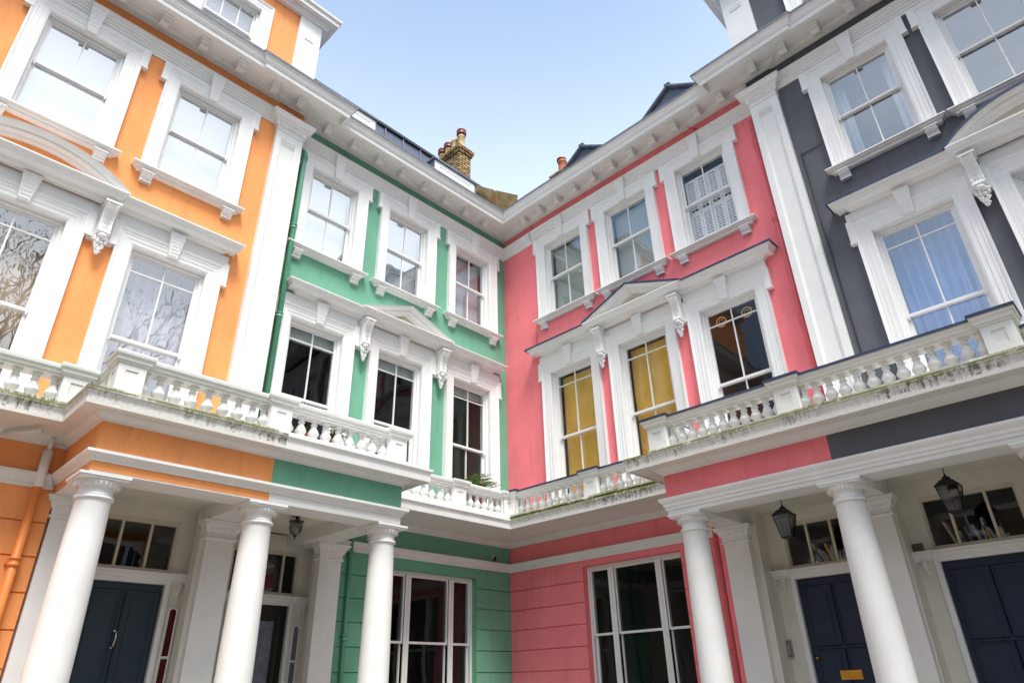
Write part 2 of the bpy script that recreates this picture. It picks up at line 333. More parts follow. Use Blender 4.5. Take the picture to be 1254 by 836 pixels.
def wallsheet(mb, side, s0, s1, z0, z1, d, holes, depth=.32, grooves=None):
    """front wall face with holes and their reveals; horizontal grooves optional"""
    xs = sorted({s0, s1, *[h[0] for h in holes], *[h[1] for h in holes]}); xs = [x for x in xs if s0 <= x <= s1]
    zs = {z0, z1, *[h[2] for h in holes], *[h[3] for h in holes]}
    G_ = []
    if grooves:
        for gz in grooves:
            if z0 < gz < z1: zs |= {gz-.009, gz+.009}; G_.append(gz)
    zs = sorted(z for z in zs if z0 <= z <= z1)
    ing = lambda z: any(abs(z-gz) < .0091 for gz in G_)
    for i in range(len(xs)-1):
        for j in range(len(zs)-1):
            cx = (xs[i]+xs[i+1])/2; cz = (zs[j]+zs[j+1])/2
            if any(h[0] < cx < h[1] and h[2] < cz < h[3] for h in holes): continue
            groove = ing(cz); dd = d-.022 if groove else d
            q = [P3(side, xs[i], dd, zs[j]), P3(side, xs[i+1], dd, zs[j]), P3(side, xs[i+1], dd, zs[j+1]), P3(side, xs[i], dd, zs[j+1])]
            mb.add(q, [(0, 1, 2, 3)])
            if groove:
                for zz in (zs[j], zs[j+1]):
                    mb.add([P3(side, xs[i], dd, zz), P3(side, xs[i+1], dd, zz), P3(side, xs[i+1], d, zz), P3(side, xs[i], d, zz)], [(0, 1, 2, 3)])
    for a, b, c, e in holes:
        for (p, q) in (((a, c), (b, c)), ((b, c), (b, e)), ((b, e), (a, e)), ((a, e), (a, c))):
            mb.add([P3(side, p[0], d, p[1]), P3(side, q[0], d, q[1]), P3(side, q[0], d-depth, q[1]), P3(side, p[0], d-depth, p[1])], [(0, 1, 2, 3)])
def shell(mb, side, s0, s1, z0, z1, d, back=-6.0):
    """sides, back, bottom and top of the house body"""
    c = [(s0, d), (s1, d), (s1, back), (s0, back)]
    for i in (1, 2, 3):
        a = c[i]; b = c[(i+1) % 4]
        mb.add([P3(side, *a, z0), P3(side, *b, z0), P3(side, *b, z1), P3(side, *a, z1)], [(0, 1, 2, 3)])
    for z in (z0, z1): mb.add([P3(side, *q, z) for q in c], [(0, 1, 2, 3)])
# window centres
WIN = dict(G=[1.13, 3.115, 5.05], O=[7.83, 9.85, 11.85], P=[1.995, 3.845, 5.725], Y=[8.945, 10.80])
WID = dict(G=.55, O=.565, P=.56, Y=.565)
GJ = [3.40-.37*i for i in range(9)]
WALLD = dict(O=OW, G=0, P=0, Y=YW)
SPAN = dict(O=(6.04, 14), G=(0, 6.04), P=(0, 7.10), Y=(7.10, 14))
for k in 'OGPY':
    sd_ = SIDE[k]; d0 = WALLD[k]; s0, s1 = SPAN[k]; mb = MB()
    holes = []
    for c in WIN[k]:
        if k == 'O' and c > 11: continue
        h = WID[k]
        h += .03; holes.append((c-h, c+h, 9.21+DU[k], 11.30+DU[k])); holes.append((c-h, c+h, 4.66, 7.74+DF[k]))
    wallsheet(mb, sd_, s0, s1, 4.30, 12.45, d0, holes)
    shell(mb, sd_, s0, s1, 4.30, 12.45, d0)
    part('wall', mb, PAINT[k], HOUSES[k])
# ground-floor walls
def gwall(k, s0, s1, d, holes, m=None, grooves=GJ, z1=4.299, name='wall'):
    mb = MB(); wallsheet(mb, SIDE[k], s0, s1, -.1, z1, d, holes, depth=.30, grooves=grooves)
    shell(mb, SIDE[k], s0, s1, -.1, z1, d)
    return part(name, mb, m or PAINT[k], HOUSES[k])
gwall('G', 0, 4.42, 0, [(.95, 3.08, .95, 3.59)])
gwall('P', 0, 5.24, 0, [(1.92, 4.05, .95, 3.66)])
gwall('O', 8.60, 14, 1.05, [])
gwall('Y', 9.76, 14, 1.07, [])
# room floors and ceilings (so that rooms read as rooms)
for k in 'OGPY':
    s0, s1 = SPAN[k]; mb = MB()
    for z in (8.55,): sbox(mb, SIDE[k], s0+.05, s1-.05, WALLD[k]-.33, -5.9, z, z+.25)
    for i, c in enumerate(WIN[k][:-1]):
        m_ = (c+WIN[k][i+1])/2
        sbox(mb, SIDE[k], m_-.06, m_+.06, WALLD[k]-.33, -5.9, 4.62, 8.55); sbox(mb, SIDE[k], m_-.06, m_+.06, WALLD[k]-.33, -5.9, 8.8, 12.35)
    sbox(mb, SIDE[k], s0+.05, s1-.05, -3.2, -3.3, 4.4, 12.3)
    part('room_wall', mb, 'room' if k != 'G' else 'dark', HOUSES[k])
# ------------------------------------------------------------------ upper cornice, one mitred run along both terraces
ZC = 12.19
cpath = [(OW, -14), (OW, -6.62), (.27, -6.62), (.27, -6.04), (0, -6.04), (0, 0), (7.08, 0), (7.08, -.27), (7.64, -.27), (7.64, -YW), (14, -YW)]
crown = [(-.02, ZC-.002), (.025, ZC), (.03, ZC+.03), (.06, ZC+.035), (.10, ZC+.055), (.13, ZC+.085), (.135, ZC+.11), (.585, ZC+.11), (.59, ZC-.03), (.60, ZC-.045), (.635, ZC-.045), (.64, ZC+.05), (.66, ZC+.055),
         (.665, ZC+.075), (.68, ZC+.09), (.69, ZC+.14), (.715, ZC+.19), (.73, ZC+.20), (.73, ZC+.225), (.60, ZC+.245), (-.02, ZC+.30)]
# string course with fine mouldings
ZS = 11.59
sprof = [(-.02, ZS), (.03, ZS), (.03, ZS+.05), (.045, ZS+.055), (.045, ZS+.11), (.06, ZS+.115), (.06, ZS+.17), (.075, ZS+.175), (.08, ZS+.22), (.10, ZS+.235), (.105, ZS+.27), (.12, ZS+.285), (.12, ZS+.31), (-.02, ZS+.315)]
def gut(prof):  # lead flashing line on top of the crown
    return [(.735, ZC+.20), (.745, ZC+.20), (.745, ZC+.245), (.60, ZC+.268), (-.1, ZC+.32), (-.1, ZC+.302), (.60, ZC+.247), (.735, ZC+.226)]
def tiltz(kk):
    def f(x, y, z):
        return (x, y, z + (0.055*min(1, max(0, x)/1.5) if x > -y else 0))
    return f
tz = tiltz(0)
for k, a, b in (('O', 0, 4), ('G', 4, 5), ('P', 5, 6), ('Y', 6, 10)):
    mb = MB()
    # split the long runs so that the small rise of the right terrace is gradual
    if k == 'P': 
        pth = [(0, -6.04), (0, 0), (.75, 0), (1.5, 0), (7.08, 0), (7.08, -.27)]; i0, i1 = 1, 4
    elif k == 'G': pth, i0, i1 = cpath, 4, 5
    else: pth, i0, i1 = cpath, a, b
    mb.sweep(pth, crown, tz, i0, i1); cor = part('cornice', mb, 'white', HOUSES[k])
    mb = MB(); mb.sweep(pth, gut(0), tz, i0, i1); part('lead_flashing', mb, 'leadgrey', cor)
    mb = MB(); mb.sweep(pth, sprof, tz, i0, i1); part('string_course', mb, 'trim', HOUSES[k])
    # modillions
def modillion(mb, side, s, d0, z, wd=.072):
    y = [(d0+.125, z+.115), (d0+.36, z+.115), (d0+.345, z+.05), (d0+.32, z+.03), (d0+.30, z-.02), (d0+.255, z-.055), (d0+.2, z-.05), (d0+.125, z+.01)]
    a = [P3(side, s-wd, p[0], p[1]) for p in y]; b = [P3(side, s+wd, p[0], p[1]) for p in y]; n = len(y)
    mb.add(a+b, [tuple(range(n)), tuple(range(2*n-1, n-1, -1))]+[(i, i+n, (i+1) % n+n, (i+1) % n) for i in range(n)])
    # little cap moulding where it meets the soffit
    A = P3(side, s-wd-.02, d0+.12, 0); B = P3(side, s+wd+.02, d0+.385, 0); mb.box(A.x, B.x, A.y, B.y, z+.085, z+.112)
def mods(k, lst, d0, dz):
    for s in lst:
        mb = MB(); modillion(mb, SIDE[k], s, d0, ZC+dz-.003); part('modillion', mb, 'white', HOUSES[k], F(SIDE[k], s, d0, ZC))
mods('G', [.33+.655*i+.6 for i in range(0, 8)], 0, 0)
mods('P', [1.0+.556*i for i in range(0, 11)], 0, .055)
mods('O', [6.30, 6.86, 7.56, 8.26, 8.95, 9.64, 10.33, 11.0], OW, 0)
mods('Y', [7.36, 7.98, 8.6, 9.22, 9.84, 10.46, 11.08], YW, .055)
# ------------------------------------------------------------------ windows
def arch_prof(w_=.24, d=.09, back=-.2):
    return [(.05, back), (0, back), (0, .040), (.022, .045), (.026, .052), (.09, .052), (.094, .060), (.155, .060), (.159, .068), (w_-.045, .068), (w_-.035, .082), (w_-.008, d), (w_, d), (w_, -.03)]
def architrave(mb, hw, zb, zt, wd=.24, ears=True):
    # path runs so that "right of travel" is outside the opening
    def fm(x, z, b): return (x, -b, z)
    path = [(hw, zb), (hw, zt), (-hw, zt), (-hw, zb)]
    mb.sweep(path, arch_prof(wd), fm)
    if ears:
        for sg in (1, -1):
            mb.box(sg*(hw+wd-.02), sg*(hw+wd+.085), -.085, .02, zt-.10, zt+.30)
            mb.box(sg*(hw+wd-.02), sg*(hw+wd+.095), -.098, .02, zt-.13, zt-.10)
        mb.box(-hw-wd-.02, hw+wd+.02, -.056, .02, zt+wd-.01, zt+.305)
def keystone(z0, z1, wt=.12, wb=.07, d0=.08, d1=.155):
    mb = MB()
    z0 -= .007; mb.hexa([(-wb, 0.03, z0), (wb, 0.03, z0), (wb, -d0-.02, z0), (-wb, -d0-.02, z0)], [(-wt, 0.0, z1), (wt, 0.0, z1), (wt, -d1, z1), (-wt, -d1, z1)])
    # reticulated dimples
    r = random.Random(3)
    for i in range(7):
        for j in range(3):
            t = (i+.6)/7.4; z = z0+(z1-z0)*t; ww = (wb+(wt-wb)*t)*.75; x = (-1+j+(.3 if i % 2 else -.3))*ww*.72; y = -(d0+.02+(d1-d0-.02)*t)
            if abs(x) < ww: mb.box(x-.017, x+.017, y-.006, y+.01, z-.012, z+.010)
    return mb
def sill(hw, z):
    mb = MB(); e = hw+.335
    prof = [(0, z-.115), (.07, z-.115), (.085, z-.10), (.085, z-.075), (.12, z-.06), (.14, z-.035), (.165, z-.03), (.165, z-.006), (.15, z), (0, z+.012)]
    mb.sweep([(-e+.15, .02), (-e+.15, 0), (e-.15, 0), (e-.15, .02)], [(a, b) for a, b in prof], flat)
    for sg in (1, -1):
        c = sg*(hw+.10)
        pr = [(0, z-.115), (-.12, z-.115), (-.125, z-.16), (-.105, z-.20), (-.07, z-.235), (-.06, z-.265), (-.07, z-.285), (0, z-.285)]
        for a_, b_, o_ in ((-.085, .085, 0), (-.06, -.045, -.008), (-.02, -.005, -.008), (.02, .035, -.008), (.055, .07, -.008)):
            mb.add([(c+a_, y+o_, zz) for y, zz in pr]+[(c+b_, y+o_, zz) for y, zz in pr], [tuple(range(8)), tuple(range(15, 7, -1))]+[(i, i+8, (i+1) % 8+8, (i+1) % 8) for i in range(8)])
        mb.box(c-.10, c+.10, -.14, 0, z-.135, z-.117)
    return mb
def sash(hw, zb, zt, zm, transom=None, cols=2, open_=0):
    """box frame plus two sashes; returns (frame mb, glass mb)"""
    f = MB(); gl = MB(); t = .045
    yA, yB = .10, .145
    # box frame
    f.box(-hw-.01, -hw+t, .06, .24, zb, zt-t); f.box(hw-t, hw+.01, .06, .24, zb, zt-t); f.box(-hw-.01, hw+.01, .058, .24, zt-t, zt+.01); f.box(-hw-.01, hw+.01, .057, .26, zb-.005, zb+.05)
    a = hw-t
    def one(z0, z1, y, bot, top, tr=None):
        f.box(-a, -a+.045, y, y+.04, z0, z1); f.box(a-.045, a, y, y+.04, z0, z1)
        f.box(-a+.045, a-.045, y, y+.04, z0, z0+bot); f.box(-a+.045, a-.045, y, y+.04, z1-top, z1)
        for c in range(1, cols):
            x = -a+2*a*c/cols; f.box(x-.011, x+.011, y+.003, y+.037, z0+bot, z1-top)
        if tr: f.box(-a+.045, a-.045, y+.006, y+.034, tr-.011, tr+.011)
        gl.add([(-a+.04, y+.02, z0+bot-.01), (a-.04, y+.02, z0+bot-.01), (a-.04, y+.02, z1-top+.01), (-a+.04, y+.02, z1-top+.01)], [(0, 1, 2, 3)])
    one(zm-.02, zt-t, yA, .045, .05, transom)
    one(zb+.05, zm+.02, yB, .07, .04)
    # horns
    for x in (-a+.01, a-.035): f.box(x, x+.025, yA, yA+.035, zm-.06, zm-.02)
    return f, gl
def curtain_mb(hw, z0, z1, x0=None, x1=None, amp=.025, y=.36, n=60, fr=9, seed=1):
    r = random.Random(seed); x0 = -hw if x0 is None else x0; x1 = hw if x1 is None else x1; mb = MB(); top = []; ph = r.random()*6
    for i in range(n+1):
        t = i/n; x = x0+(x1-x0)*t; yy = y+amp*math.sin(fr*2*math.pi*t+ph)+amp*.5*math.sin(fr*.37*2*math.pi*t+2)
        top.append((x, yy))
    vs = [(x, yy, z0) for x, yy in top]+[(x, yy, z1) for x, yy in top]+[(x, yy+.012, z0) for x, yy in top]+[(x, yy+.012, z1) for x, yy in top]; m_ = n+1
    fs = [(i, i+1, m_+i+1, m_+i) for i in range(n)]+[(2*m_+i+1, 2*m_+i, 3*m_+i, 3*m_+i+1) for i in range(n)]+[(m_+i, m_+i+1, 3*m_+i+1, 3*m_+i) for i in range(n)]+[(i+1, i, 2*m_+i, 2*m_+i+1) for i in range(n)]
    return mb.add(vs, fs, True)
def blind_mb(hw, z0, z1, step=.050, y=.30, th=.004):
    mb = MB(); z = z0; 
    while z < z1:
        q = step*.76; mb.hexa([(-hw, y-.003, z), (hw, y-.003, z), (hw, y+.006, z), (-hw, y+.006, z)], [(-hw, y-.012, z+q), (hw, y-.012, z+q), (hw, y-.005, z+q), (-hw, y-.005, z+q)])
        z += step
    mb.box(-hw, hw, y-.02, y+.02, z1, z1+.04)
    for x in (-hw*.6, hw*.6): mb.box(x-.003, x+.003, y-.013, y-.011, z0, z1)
    return mb
def shutter_mb(hw, z0, z1, y=.24):
    fr = MB(); sl_ = MB(); n = 4; w_ = 2*hw/n
    for i in range(n):
        a = -hw+w_*i; zmid = (z0+z1)/2
        fr.box(a+.004, a+.05, y, y+.03, z0, z1); fr.box(a+w_-.05, a+w_-.004, y, y+.03, z0, z1)
        for (p, q) in ((z0, z0+.09), (zmid-.04, zmid+.04), (z1-.07, z1)): fr.box(a+.05, a+w_-.05, y, y+.03, p, q)
        z = z0+.10
        while z < z1-.09:
            if abs(z-zmid) > .055:
                sl_.hexa([(a+.05, y+.004, z), (a+w_-.05, y+.004, z), (a+w_-.05, y+.012, z), (a+.05, y+.012, z)], [(a+.05, y-.006, z+.034), (a+w_-.05, y-.006, z+.034), (a+w_-.05, y+.002, z+.034), (a+.05, y+.002, z+.034)])
            z += .062
        fr.box(a+w_/2-.006, a+w_/2+.006, y-.016, y-.008, z0+.12, z1-.1)
    fr.v += []; o = len(fr.v); fr.v += sl_.v; fr.f += [[i+o for i in f] for f in sl_.f]; fr.sm += sl_.sm
    return fr
def upper_window(k, c, glass, label=None, dress=None, zb=None, zt=None, zm=None, cols=2, withsill=True):
    side = SIDE[k]; hw = WID[k]; du = DU[k]; zb = 9.24+du if zb is None else zb; zt = 11.27+du if zt is None else zt; zm = 10.33+du if zm is None else zm
    W = F(side, c, WALLD[k]); h = HOUSES[k]
    mb = MB(); architrave(mb, hw, zb, zt)
    o = part('window', mb, 'trim', h, W, world=False, label=label)
    part('keystone', keystone(zt+.0, zt+.57), 'trim', o, W, world=False)
    if withsill: part('sill', sill(hw, zb), 'white', o, W, world=False)
    f, gl = sash(hw, zb, zt, zm, cols=cols)
    part('sash_frame', f, 'trim', o, W, world=False); part('glass', gl, glass, o, W, world=False)
    if dress: dress(o, W, hw, zb, zt)
    return o
def first_window(k, c, glass, label=None, dress=None, zm=6.26):
    side = SIDE[k]; hw = WID[k]; df = DF[k]; zb = 4.72; zt = 7.71+df; W = F(side, c, WALLD[k]); h = HOUSES[k]
    mb = MB(); architrave(mb, hw, zb, zt, ears=True)
    mb.box(-hw-.30, hw+.30, -.058, 0.02, zt+.300, zt+.46)   # plain frieze over the architrave
    o = part('window', mb, 'trim', h, W, world=False, label=label)
    part('keystone', keystone(zt+.03, zt+.455), 'trim', o, W, world=False)
    f, gl = sash(hw, zb, zt, zm+df*.6, transom=7.37+df)
    part('sash_frame', f, 'trim', o, W, world=False); part('glass', gl, glass, o, W, world=False)
    if dress: dress(o, W, hw, zb, zt)
    return o
def d_blind(m, top=0, y=.30, step=.052):
    return lambda o, W, hw, zb, zt: part('venetian_blind', blind_mb(hw-.08, zb+.02, zt-.12-top, step, y), m, o, W, world=False)
def d_flat(m, drop=0.0, y=.33):
    return lambda o, W, hw, zb, zt: part('roller_blind', MB().box(-hw+.05, hw-.05, y, y+.01, zb+drop, zt-.06), m, o, W, world=False)
def d_full(m, fr=9, amp=.025, seed=1, y=.36):
    return lambda o, W, hw, zb, zt: part('curtain', curtain_mb(hw-.02, zb-.05, zt+.0, amp=amp, fr=fr, seed=seed, y=y), m, o, W, world=False)
def d_sides(m, wid=.22, seed=1):
    def f(o, W, hw, zb, zt):
        part('curtain', curtain_mb(hw, zb-.05, zt, -hw, -hw+wid, fr=3, n=24, seed=seed), m, o, W, world=False)
        part('curtain', curtain_mb(hw, zb-.05, zt, hw-wid, hw, fr=3, n=24, seed=seed+1), m, o, W, world=False)
    return f
def d_shut(o, W, hw, zb, zt): part('shutter', shutter_mb(hw-.06, zb+.08, zt-.22), 'whiteblind', o, W, world=False)
def d_rings(o, W, hw, zb, zt):
    for x in (-.27, .24):
        rb = MB().ring((x, .22, zt-.24), .095, .015, axis='y'); rb.ring((x, .22, zt-.24), .045, .006, axis='y')
        part('hanging_ring', rb, 'ring', o, W, world=False)
def d_roller_and(m1, f2):
    def f(o, W, hw, zb, zt): d_blind(m1, step=.045)(o, W, hw, zb, zt) ; f2(o, W, hw, zb, zt)
    return f
def top_shade(m, h=.35):
    return lambda o, W, hw, zb, zt: part('roman_blind', MB().box(-hw+.05, hw-.05, .24, .27, zt-h, zt-.06), m, o, W, world=False)
upper_window('O', 7.83, 'glassbright', None, d_flat('curtain'))
upper_window('O', 9.85, 'glassbright', None, d_flat('curtain'))
upper_window('G', 1.13, 'glassmid', None, d_flat('curtain'))
upper_window('G', 3.115, 'glassbright', None, d_flat('curtain'))
upper_window('G', 5.05, 'glassbright', None, d_flat('whiteblind'))
upper_window('P', 1.995, 'glasslow', 'window with lowered grey slatted blind', d_blind('greyblind'))
upper_window('P', 3.845, 'glasslow', 'window with lowered grey slatted blind', d_blind('greyblind'))
upper_window('P', 5.725, 'glass', 'window with white louvred shutters behind the glass', d_shut)
upper_window('Y', 8.945, 'glassmid', 'window with pale curtains drawn to its sides', d_sides('curtain', .24))
upper_window('Y', 10.80, 'glassmid', None, None)
first_window('O', 7.83, 'glassmid', 'window with pale lilac curtain behind reflective glass', d_full('lilac', 7, .02))
first_window('O', 9.85, 'glassmid', None, d_full('tancurtain', 6, .02, 4))
for i, c in enumerate(WIN['G']): first_window('G', c, 'glass', 'dark window with a slatted blind pulled up at its top', top_shade('greyblind', .22+.04*i))
first_window('P', 1.995, 'glass', 'window with lowered yellow blind', lambda *a: (d_blind('yellowblind', step=.03)(*a), d_flat('yellowblind', y=.34)(*a)))
first_window('P', 3.845, 'glass', 'window with lowered yellow blind', lambda *a: (d_blind('yellowblind', step=.03)(*a), d_full('yellowblind', 5, .02, 5, .36)(*a)))
first_window('P', 5.725, 'glass', 'dark window with two wicker rings hung in its top panes', d_rings)
first_window('Y', 8.945, 'glassmid', 'window with full length blue-white curtains', d_full('bluecurtain', 8, .035, 3))
first_window('Y', 10.80, 'glassmid', None, d_full('bluecurtain', 8, .035, 6))
# ------------------------------------------------------------------ hoods and pediments over the first-floor windows
def hoodprof(z, e=0):
    return [(-.02, z), (.05, z), (.055, z+.03), (.09, z+.045), (.12, z+.075), (.125, z+.085), (.23+e, z+.085), (.235+e, z+.075), (.25+e, z+.075), (.255+e, z+.115), (.27+e, z+.12), (.285+e, z+.15), (.31+e, z+.17), (.32+e, z+.175), (.32+e, z+.195), (-.02, z+.205)]
def flash(z, e=0, t=.014):
    return [(-.02, z+.207), (.325+e, z+.197), (.335+e, z+.17), (.345+e, z+.17), (.343+e, z+.197+t), (-.02, z+.207+t)]
def console():
    mb = MB(); w_ = .085
    pr = [(-.0, 0), (-.235, 0), (-.245, -.03), (-.215, -.10), (-.17, -.17), (-.145, -.25), (-.135, -.34), (-.14, -.42), (-.155, -.47), (-.14, -.50), (-.09, -.515), (0, -.515)]
    n = len(pr)
    mb.add([(-w_, y, z) for y, z in pr]+[(w_, y, z) for y, z in pr], [tuple(range(n)), tuple(range(2*n-1, n-1, -1))]+[(i, i+n, (i+1) % n+n, (i+1) % n) for i in range(n)])
    mb.box(-w_-.025, w_+.025, -.26, 0, 0, .035)
    # raised border and rosettes on the face
    for i in range(1, 7):
        (y0, z0), (y1, z1) = pr[i], pr[i+1]
        for x in (-w_+.008, w_-.024):
            mb.hexa([(x, y1, z1), (x+.016, y1, z1), (x+.016, y1-.012, z1), (x, y1-.012, z1)], [(x, y0, z0), (x+.016, y0, z0), (x+.016, y0-.012, z0), (x, y0-.012, z0)])
        cy, cz = (y0+y1)/2, (z0+z1)/2
        for j in range(5):
            a = j*1.2566; mb.lathe([(.001, cz+.022*math.sin(a)-.008), (.010, cz+.022*math.sin(a)), (.001, cz+.022*math.sin(a)+.008)], .026*math.cos(a), cy-.006, n=6)
    # scroll at the foot and hanging leaves
    r = random.Random(5)
    mb.lathe([(.002, -.575), (.05, -.56), (.07, -.53), (.05, -.50), (.002, -.485)], 0, -.10, n=10)
    for i in range(60):
        t = i/60; z = -.55-.27*t; wd = .075*(1-t)**.7+.01; x = r.uniform(-wd, wd); y = -.045-.05*(1-t)*r.random()-.02; q = .034*(1-t*.45)
        mb.lathe([(.001, z-q*1.3), (q*.7, z-q*.5), (q*.8, z+q*.2), (.001, z+q)], x, y, n=6)
    return mb
CONS = None
def consoles(k, lst, z):
    for s in lst:
        part('console_bracket', console(), 'white', HOUSES[k], F(SIDE[k], s, WALLD[k]+.06, z), world=False)
def hood(k, s0, s1, p0, p1, kind, apex, mtop='trim', blue=False, extraends=True):
    side = SIDE[k]; z = 8.155+DF[k]; sg = -1 if side == 'L' else 1
    W = F(side, (p0+p1)/2, WALLD[k]); cx = (p0+p1)/2
    L_ = lambda s: sg*(s-cx)
    a, b = sorted((L_(s0), L_(s1))); pa, pb = sorted((L_(p0), L_(p1))); pa += .30; pb -= .30; a += .27; b -= .27
    mb = MB()
    path = [(a, .02), (a, -.06), (pa, -.06), (pa, -.12), (pb, -.12), (pb, -.06), (b, -.06), (b, .02)]
    prof = [(q-.06 if q > 0 else q, z_) for q, z_ in hoodprof(z)]
    mb.sweep(path, prof, flat)
    # white block between the windows that carries the consoles
    o = part('window_hood', mb, mtop, HOUSES[k], W, world=False)
    if blue:
        fp = [(q-.06 if q > 0 else q, z_) for q, z_ in flash(z)]; lip = [(.262, z+.197), (.275, z+.17), (.285, z+.17), (.283, z+.211), (.262, z+.211)]
        mb = MB(); mb.sweep(path, fp, flat, 0, 2); mb.sweep(path, fp, flat, 5, 7); part('lead_flashing', mb, 'lead', o, W, world=False)
    zt = z+.207; A, B = pa-.27, pb+.27; half = (B-A)/2; mid = (A+B)/2; ap = apex-zt-.0
    fm = lambda x, zz, bb: (x, -bb, zz)
    rake = [(-.135, .02), (-.135, .12), (-.12, .16), (-.10, .17), (-.095, .26), (-.06, .265), (-.055, .29), (-.02, .345), (0, .36), (0, .02)]
    if kind == 'tri': pts = [(B, zt), (mid, zt+ap), (A, zt)]
    else:
        Rr = (half*half+ap*ap)/(2*ap); th = math.asin(half/Rr); pts = [(mid+Rr*math.sin(th-2*th*i/28), zt+ap-Rr+Rr*math.cos(th-2*th*i/28)) for i in range(29)]
    pm = MB()
    # offset path: right-of-travel for travel from +x to -x is up
    pm.sweep(pts, [(q, bb) for q, bb in rake], fm)
    pd = part('pediment', pm, mtop, HOUSES[k], W, world=False)
    inner = pts if kind != 'tri' else pts
    tm = MB(); poly = [(x, zz-.06) for x, zz in inner if zz-.06 > zt-.02]; 
    if kind == 'tri': sc = (ap-.06)/ap; poly = [(mid+half*sc, zt), (mid, zt+ap-.06), (mid-half*sc, zt)]
    else: poly = [(mid+(x-mid)*.94, max(zt, zz-.05)) for x, zz in pts]
    tm.tilted(poly, .02, -.08); 
    if kind == 'tri':   # inner raised triangle
        sc = .5; tm.sweep([(mid+half*sc, zt+.03), (mid, zt+.03+ap*sc), (mid-half*sc, zt+.03)], [(-.03, .05), (-.03, .13), (0, .10), (0, .05)], fm)
    part('tympanum', tm, {'O': 'orange', 'G': 'cream', 'P': 'cream', 'Y': 'cream'}[k], pd, W, world=False)
    if blue:
        bm_ = MB(); bm_.sweep(pts, [(.002, .02), (.002, .37), (-.03, .372), (-.03, .382), (.016, .38), (.016, .02)], fm); part('lead_flashing', bm_, 'lead', pd, W, world=False)
    return o
hood('G', .24, 5.86, 1.93, 4.33, 'tri', 8.80)
hood('P', .95, 6.84, 2.60, 5.06, 'tri', 8.99, blue=True)
hood('O', 6.82, 13.6, 8.65, 11.09, 'seg', 8.84)
hood('Y', 7.93, 13.6, 9.64, 12.0, 'seg', 8.99, blue=True)
def pierblock(k, s0, s1):
    z = 7.55+DF[k]; mb = MB(); d = WALLD[k]; sbox(mb, SIDE[k], s0, s1, d-.02, d+.058, z, 8.157+DF[k]); part('pier_block', mb, 'trim', HOUSES[k])
for k, prs in (('G', [(1.95, 2.29), (3.93, 4.23)]), ('P', [(2.83, 3.01), (4.68, 4.89)]), ('O', [(8.67, 9.01), (10.69, 11.0)]), ('Y', [(9.78, 9.97)])):
    for a, b in prs: pierblock(k, a, b)
    consoles(k, [(a+b)/2+(.0) for a, b in prs], 8.12+DF[k])
# ------------------------------------------------------------------ giant pilasters
def pilaster(k, s0, s1, d):
    side = SIDE[k]; c = (s0+s1)/2; hw = (s1-s0)/2; W = F(side, c, d); y0 = d+.02; mb = MB()
    zt = 11.42+DU[k]
    mb.box(-hw, hw, -.10, .25, 4.55, zt)
    # raised border leaving a sunk panel
    for x0, x1, z0, z1 in ((-hw, -hw+.10, 4.6, zt), (hw-.10, hw, 4.6, zt), (-hw+.10, hw-.10, zt-.17, zt)):
        mb.box(x0, x1, -.125, -.10, z0, z1)
    fm = lambda x, z, b: (x, -b, z)
    mb.sweep([(hw-.10, 4.7), (hw-.10, zt-.17), (-hw+.10, zt-.17), (-hw+.10, 4.7)], [(-.04, .098), (-.035, .115), (0, .128), (0, .098)], fm)
    for i in range(3): mb.box(-hw+.13, hw-.13, -.118+.004*i, -.1, zt-.235-.03*i, zt-.215-.03*i)
    o = part('pilaster', mb, 'white', HOUSES[k], W, world=False)
    cp = MB(); z = zt
    prof = [(-.02, z), (.125, z), (.145, z+.02), (.125, z+.04), (.125, z+.10), (.15, z+.12), (.165, z+.19), (.20, z+.215), (.205, z+.24), (.26, z+.27), (.275, z+.33), (.29, z+.345), (.29, z+.38), (-.02, z+.40)]
    prof = [(a-.125 if a > 0 else -.14, b) for a, b in prof]
    cp.sweep([(-hw, .16), (-hw, -.125), (hw, -.125), (hw, .16)], prof, flat)
    n = 9
    for i in range(n):
        x = -hw+.03+(2*hw-.06)*i/(n-1); cp.lathe([(.002, z+.125), (.020, z+.14), (.025, z+.165), (.015, z+.195), (.002, z+.20)], x, -.155, n=8)
    part('capital', cp, 'white', o, W, world=False)
pilaster('O', 6.045, 6.60, .20)
pilaster('Y', 7.085, 7.62, .20)
# ------------------------------------------------------------------ ground-level mouldings
gpath = [(1.05, -14), (1.05, -8.62), (2.36, -8.62), (2.36, -6.64), (2.36, -4.64), (0, -4.64), (0, 0), (5.22, 0), (5.22, -2.18), (7.53, -2.18), (9.76, -2.18), (9.76, -1.07), (14, -1.07)]
strp = [(-.02, 3.77), (.02, 3.77), (.025, 3.81), (.04, 3.815), (.045, 3.85), (.07, 3.875), (.085, 3.90), (.085, 3.93), (-.02, 3.945)]
strpL = [(-.02, 3.825), (.015, 3.825), (.02, 3.845), (.03, 3.85), (.035, 3.865), (.07, 3.885), (.085, 3.90), (.085, 3.93), (-.02, 3.945)]
bed = [(-.02, 4.262), (.015, 4.262), (.02, 4.285), (.05, 4.30), (.09, 4.33), (.10, 4.36), (-.02, 4.36)]
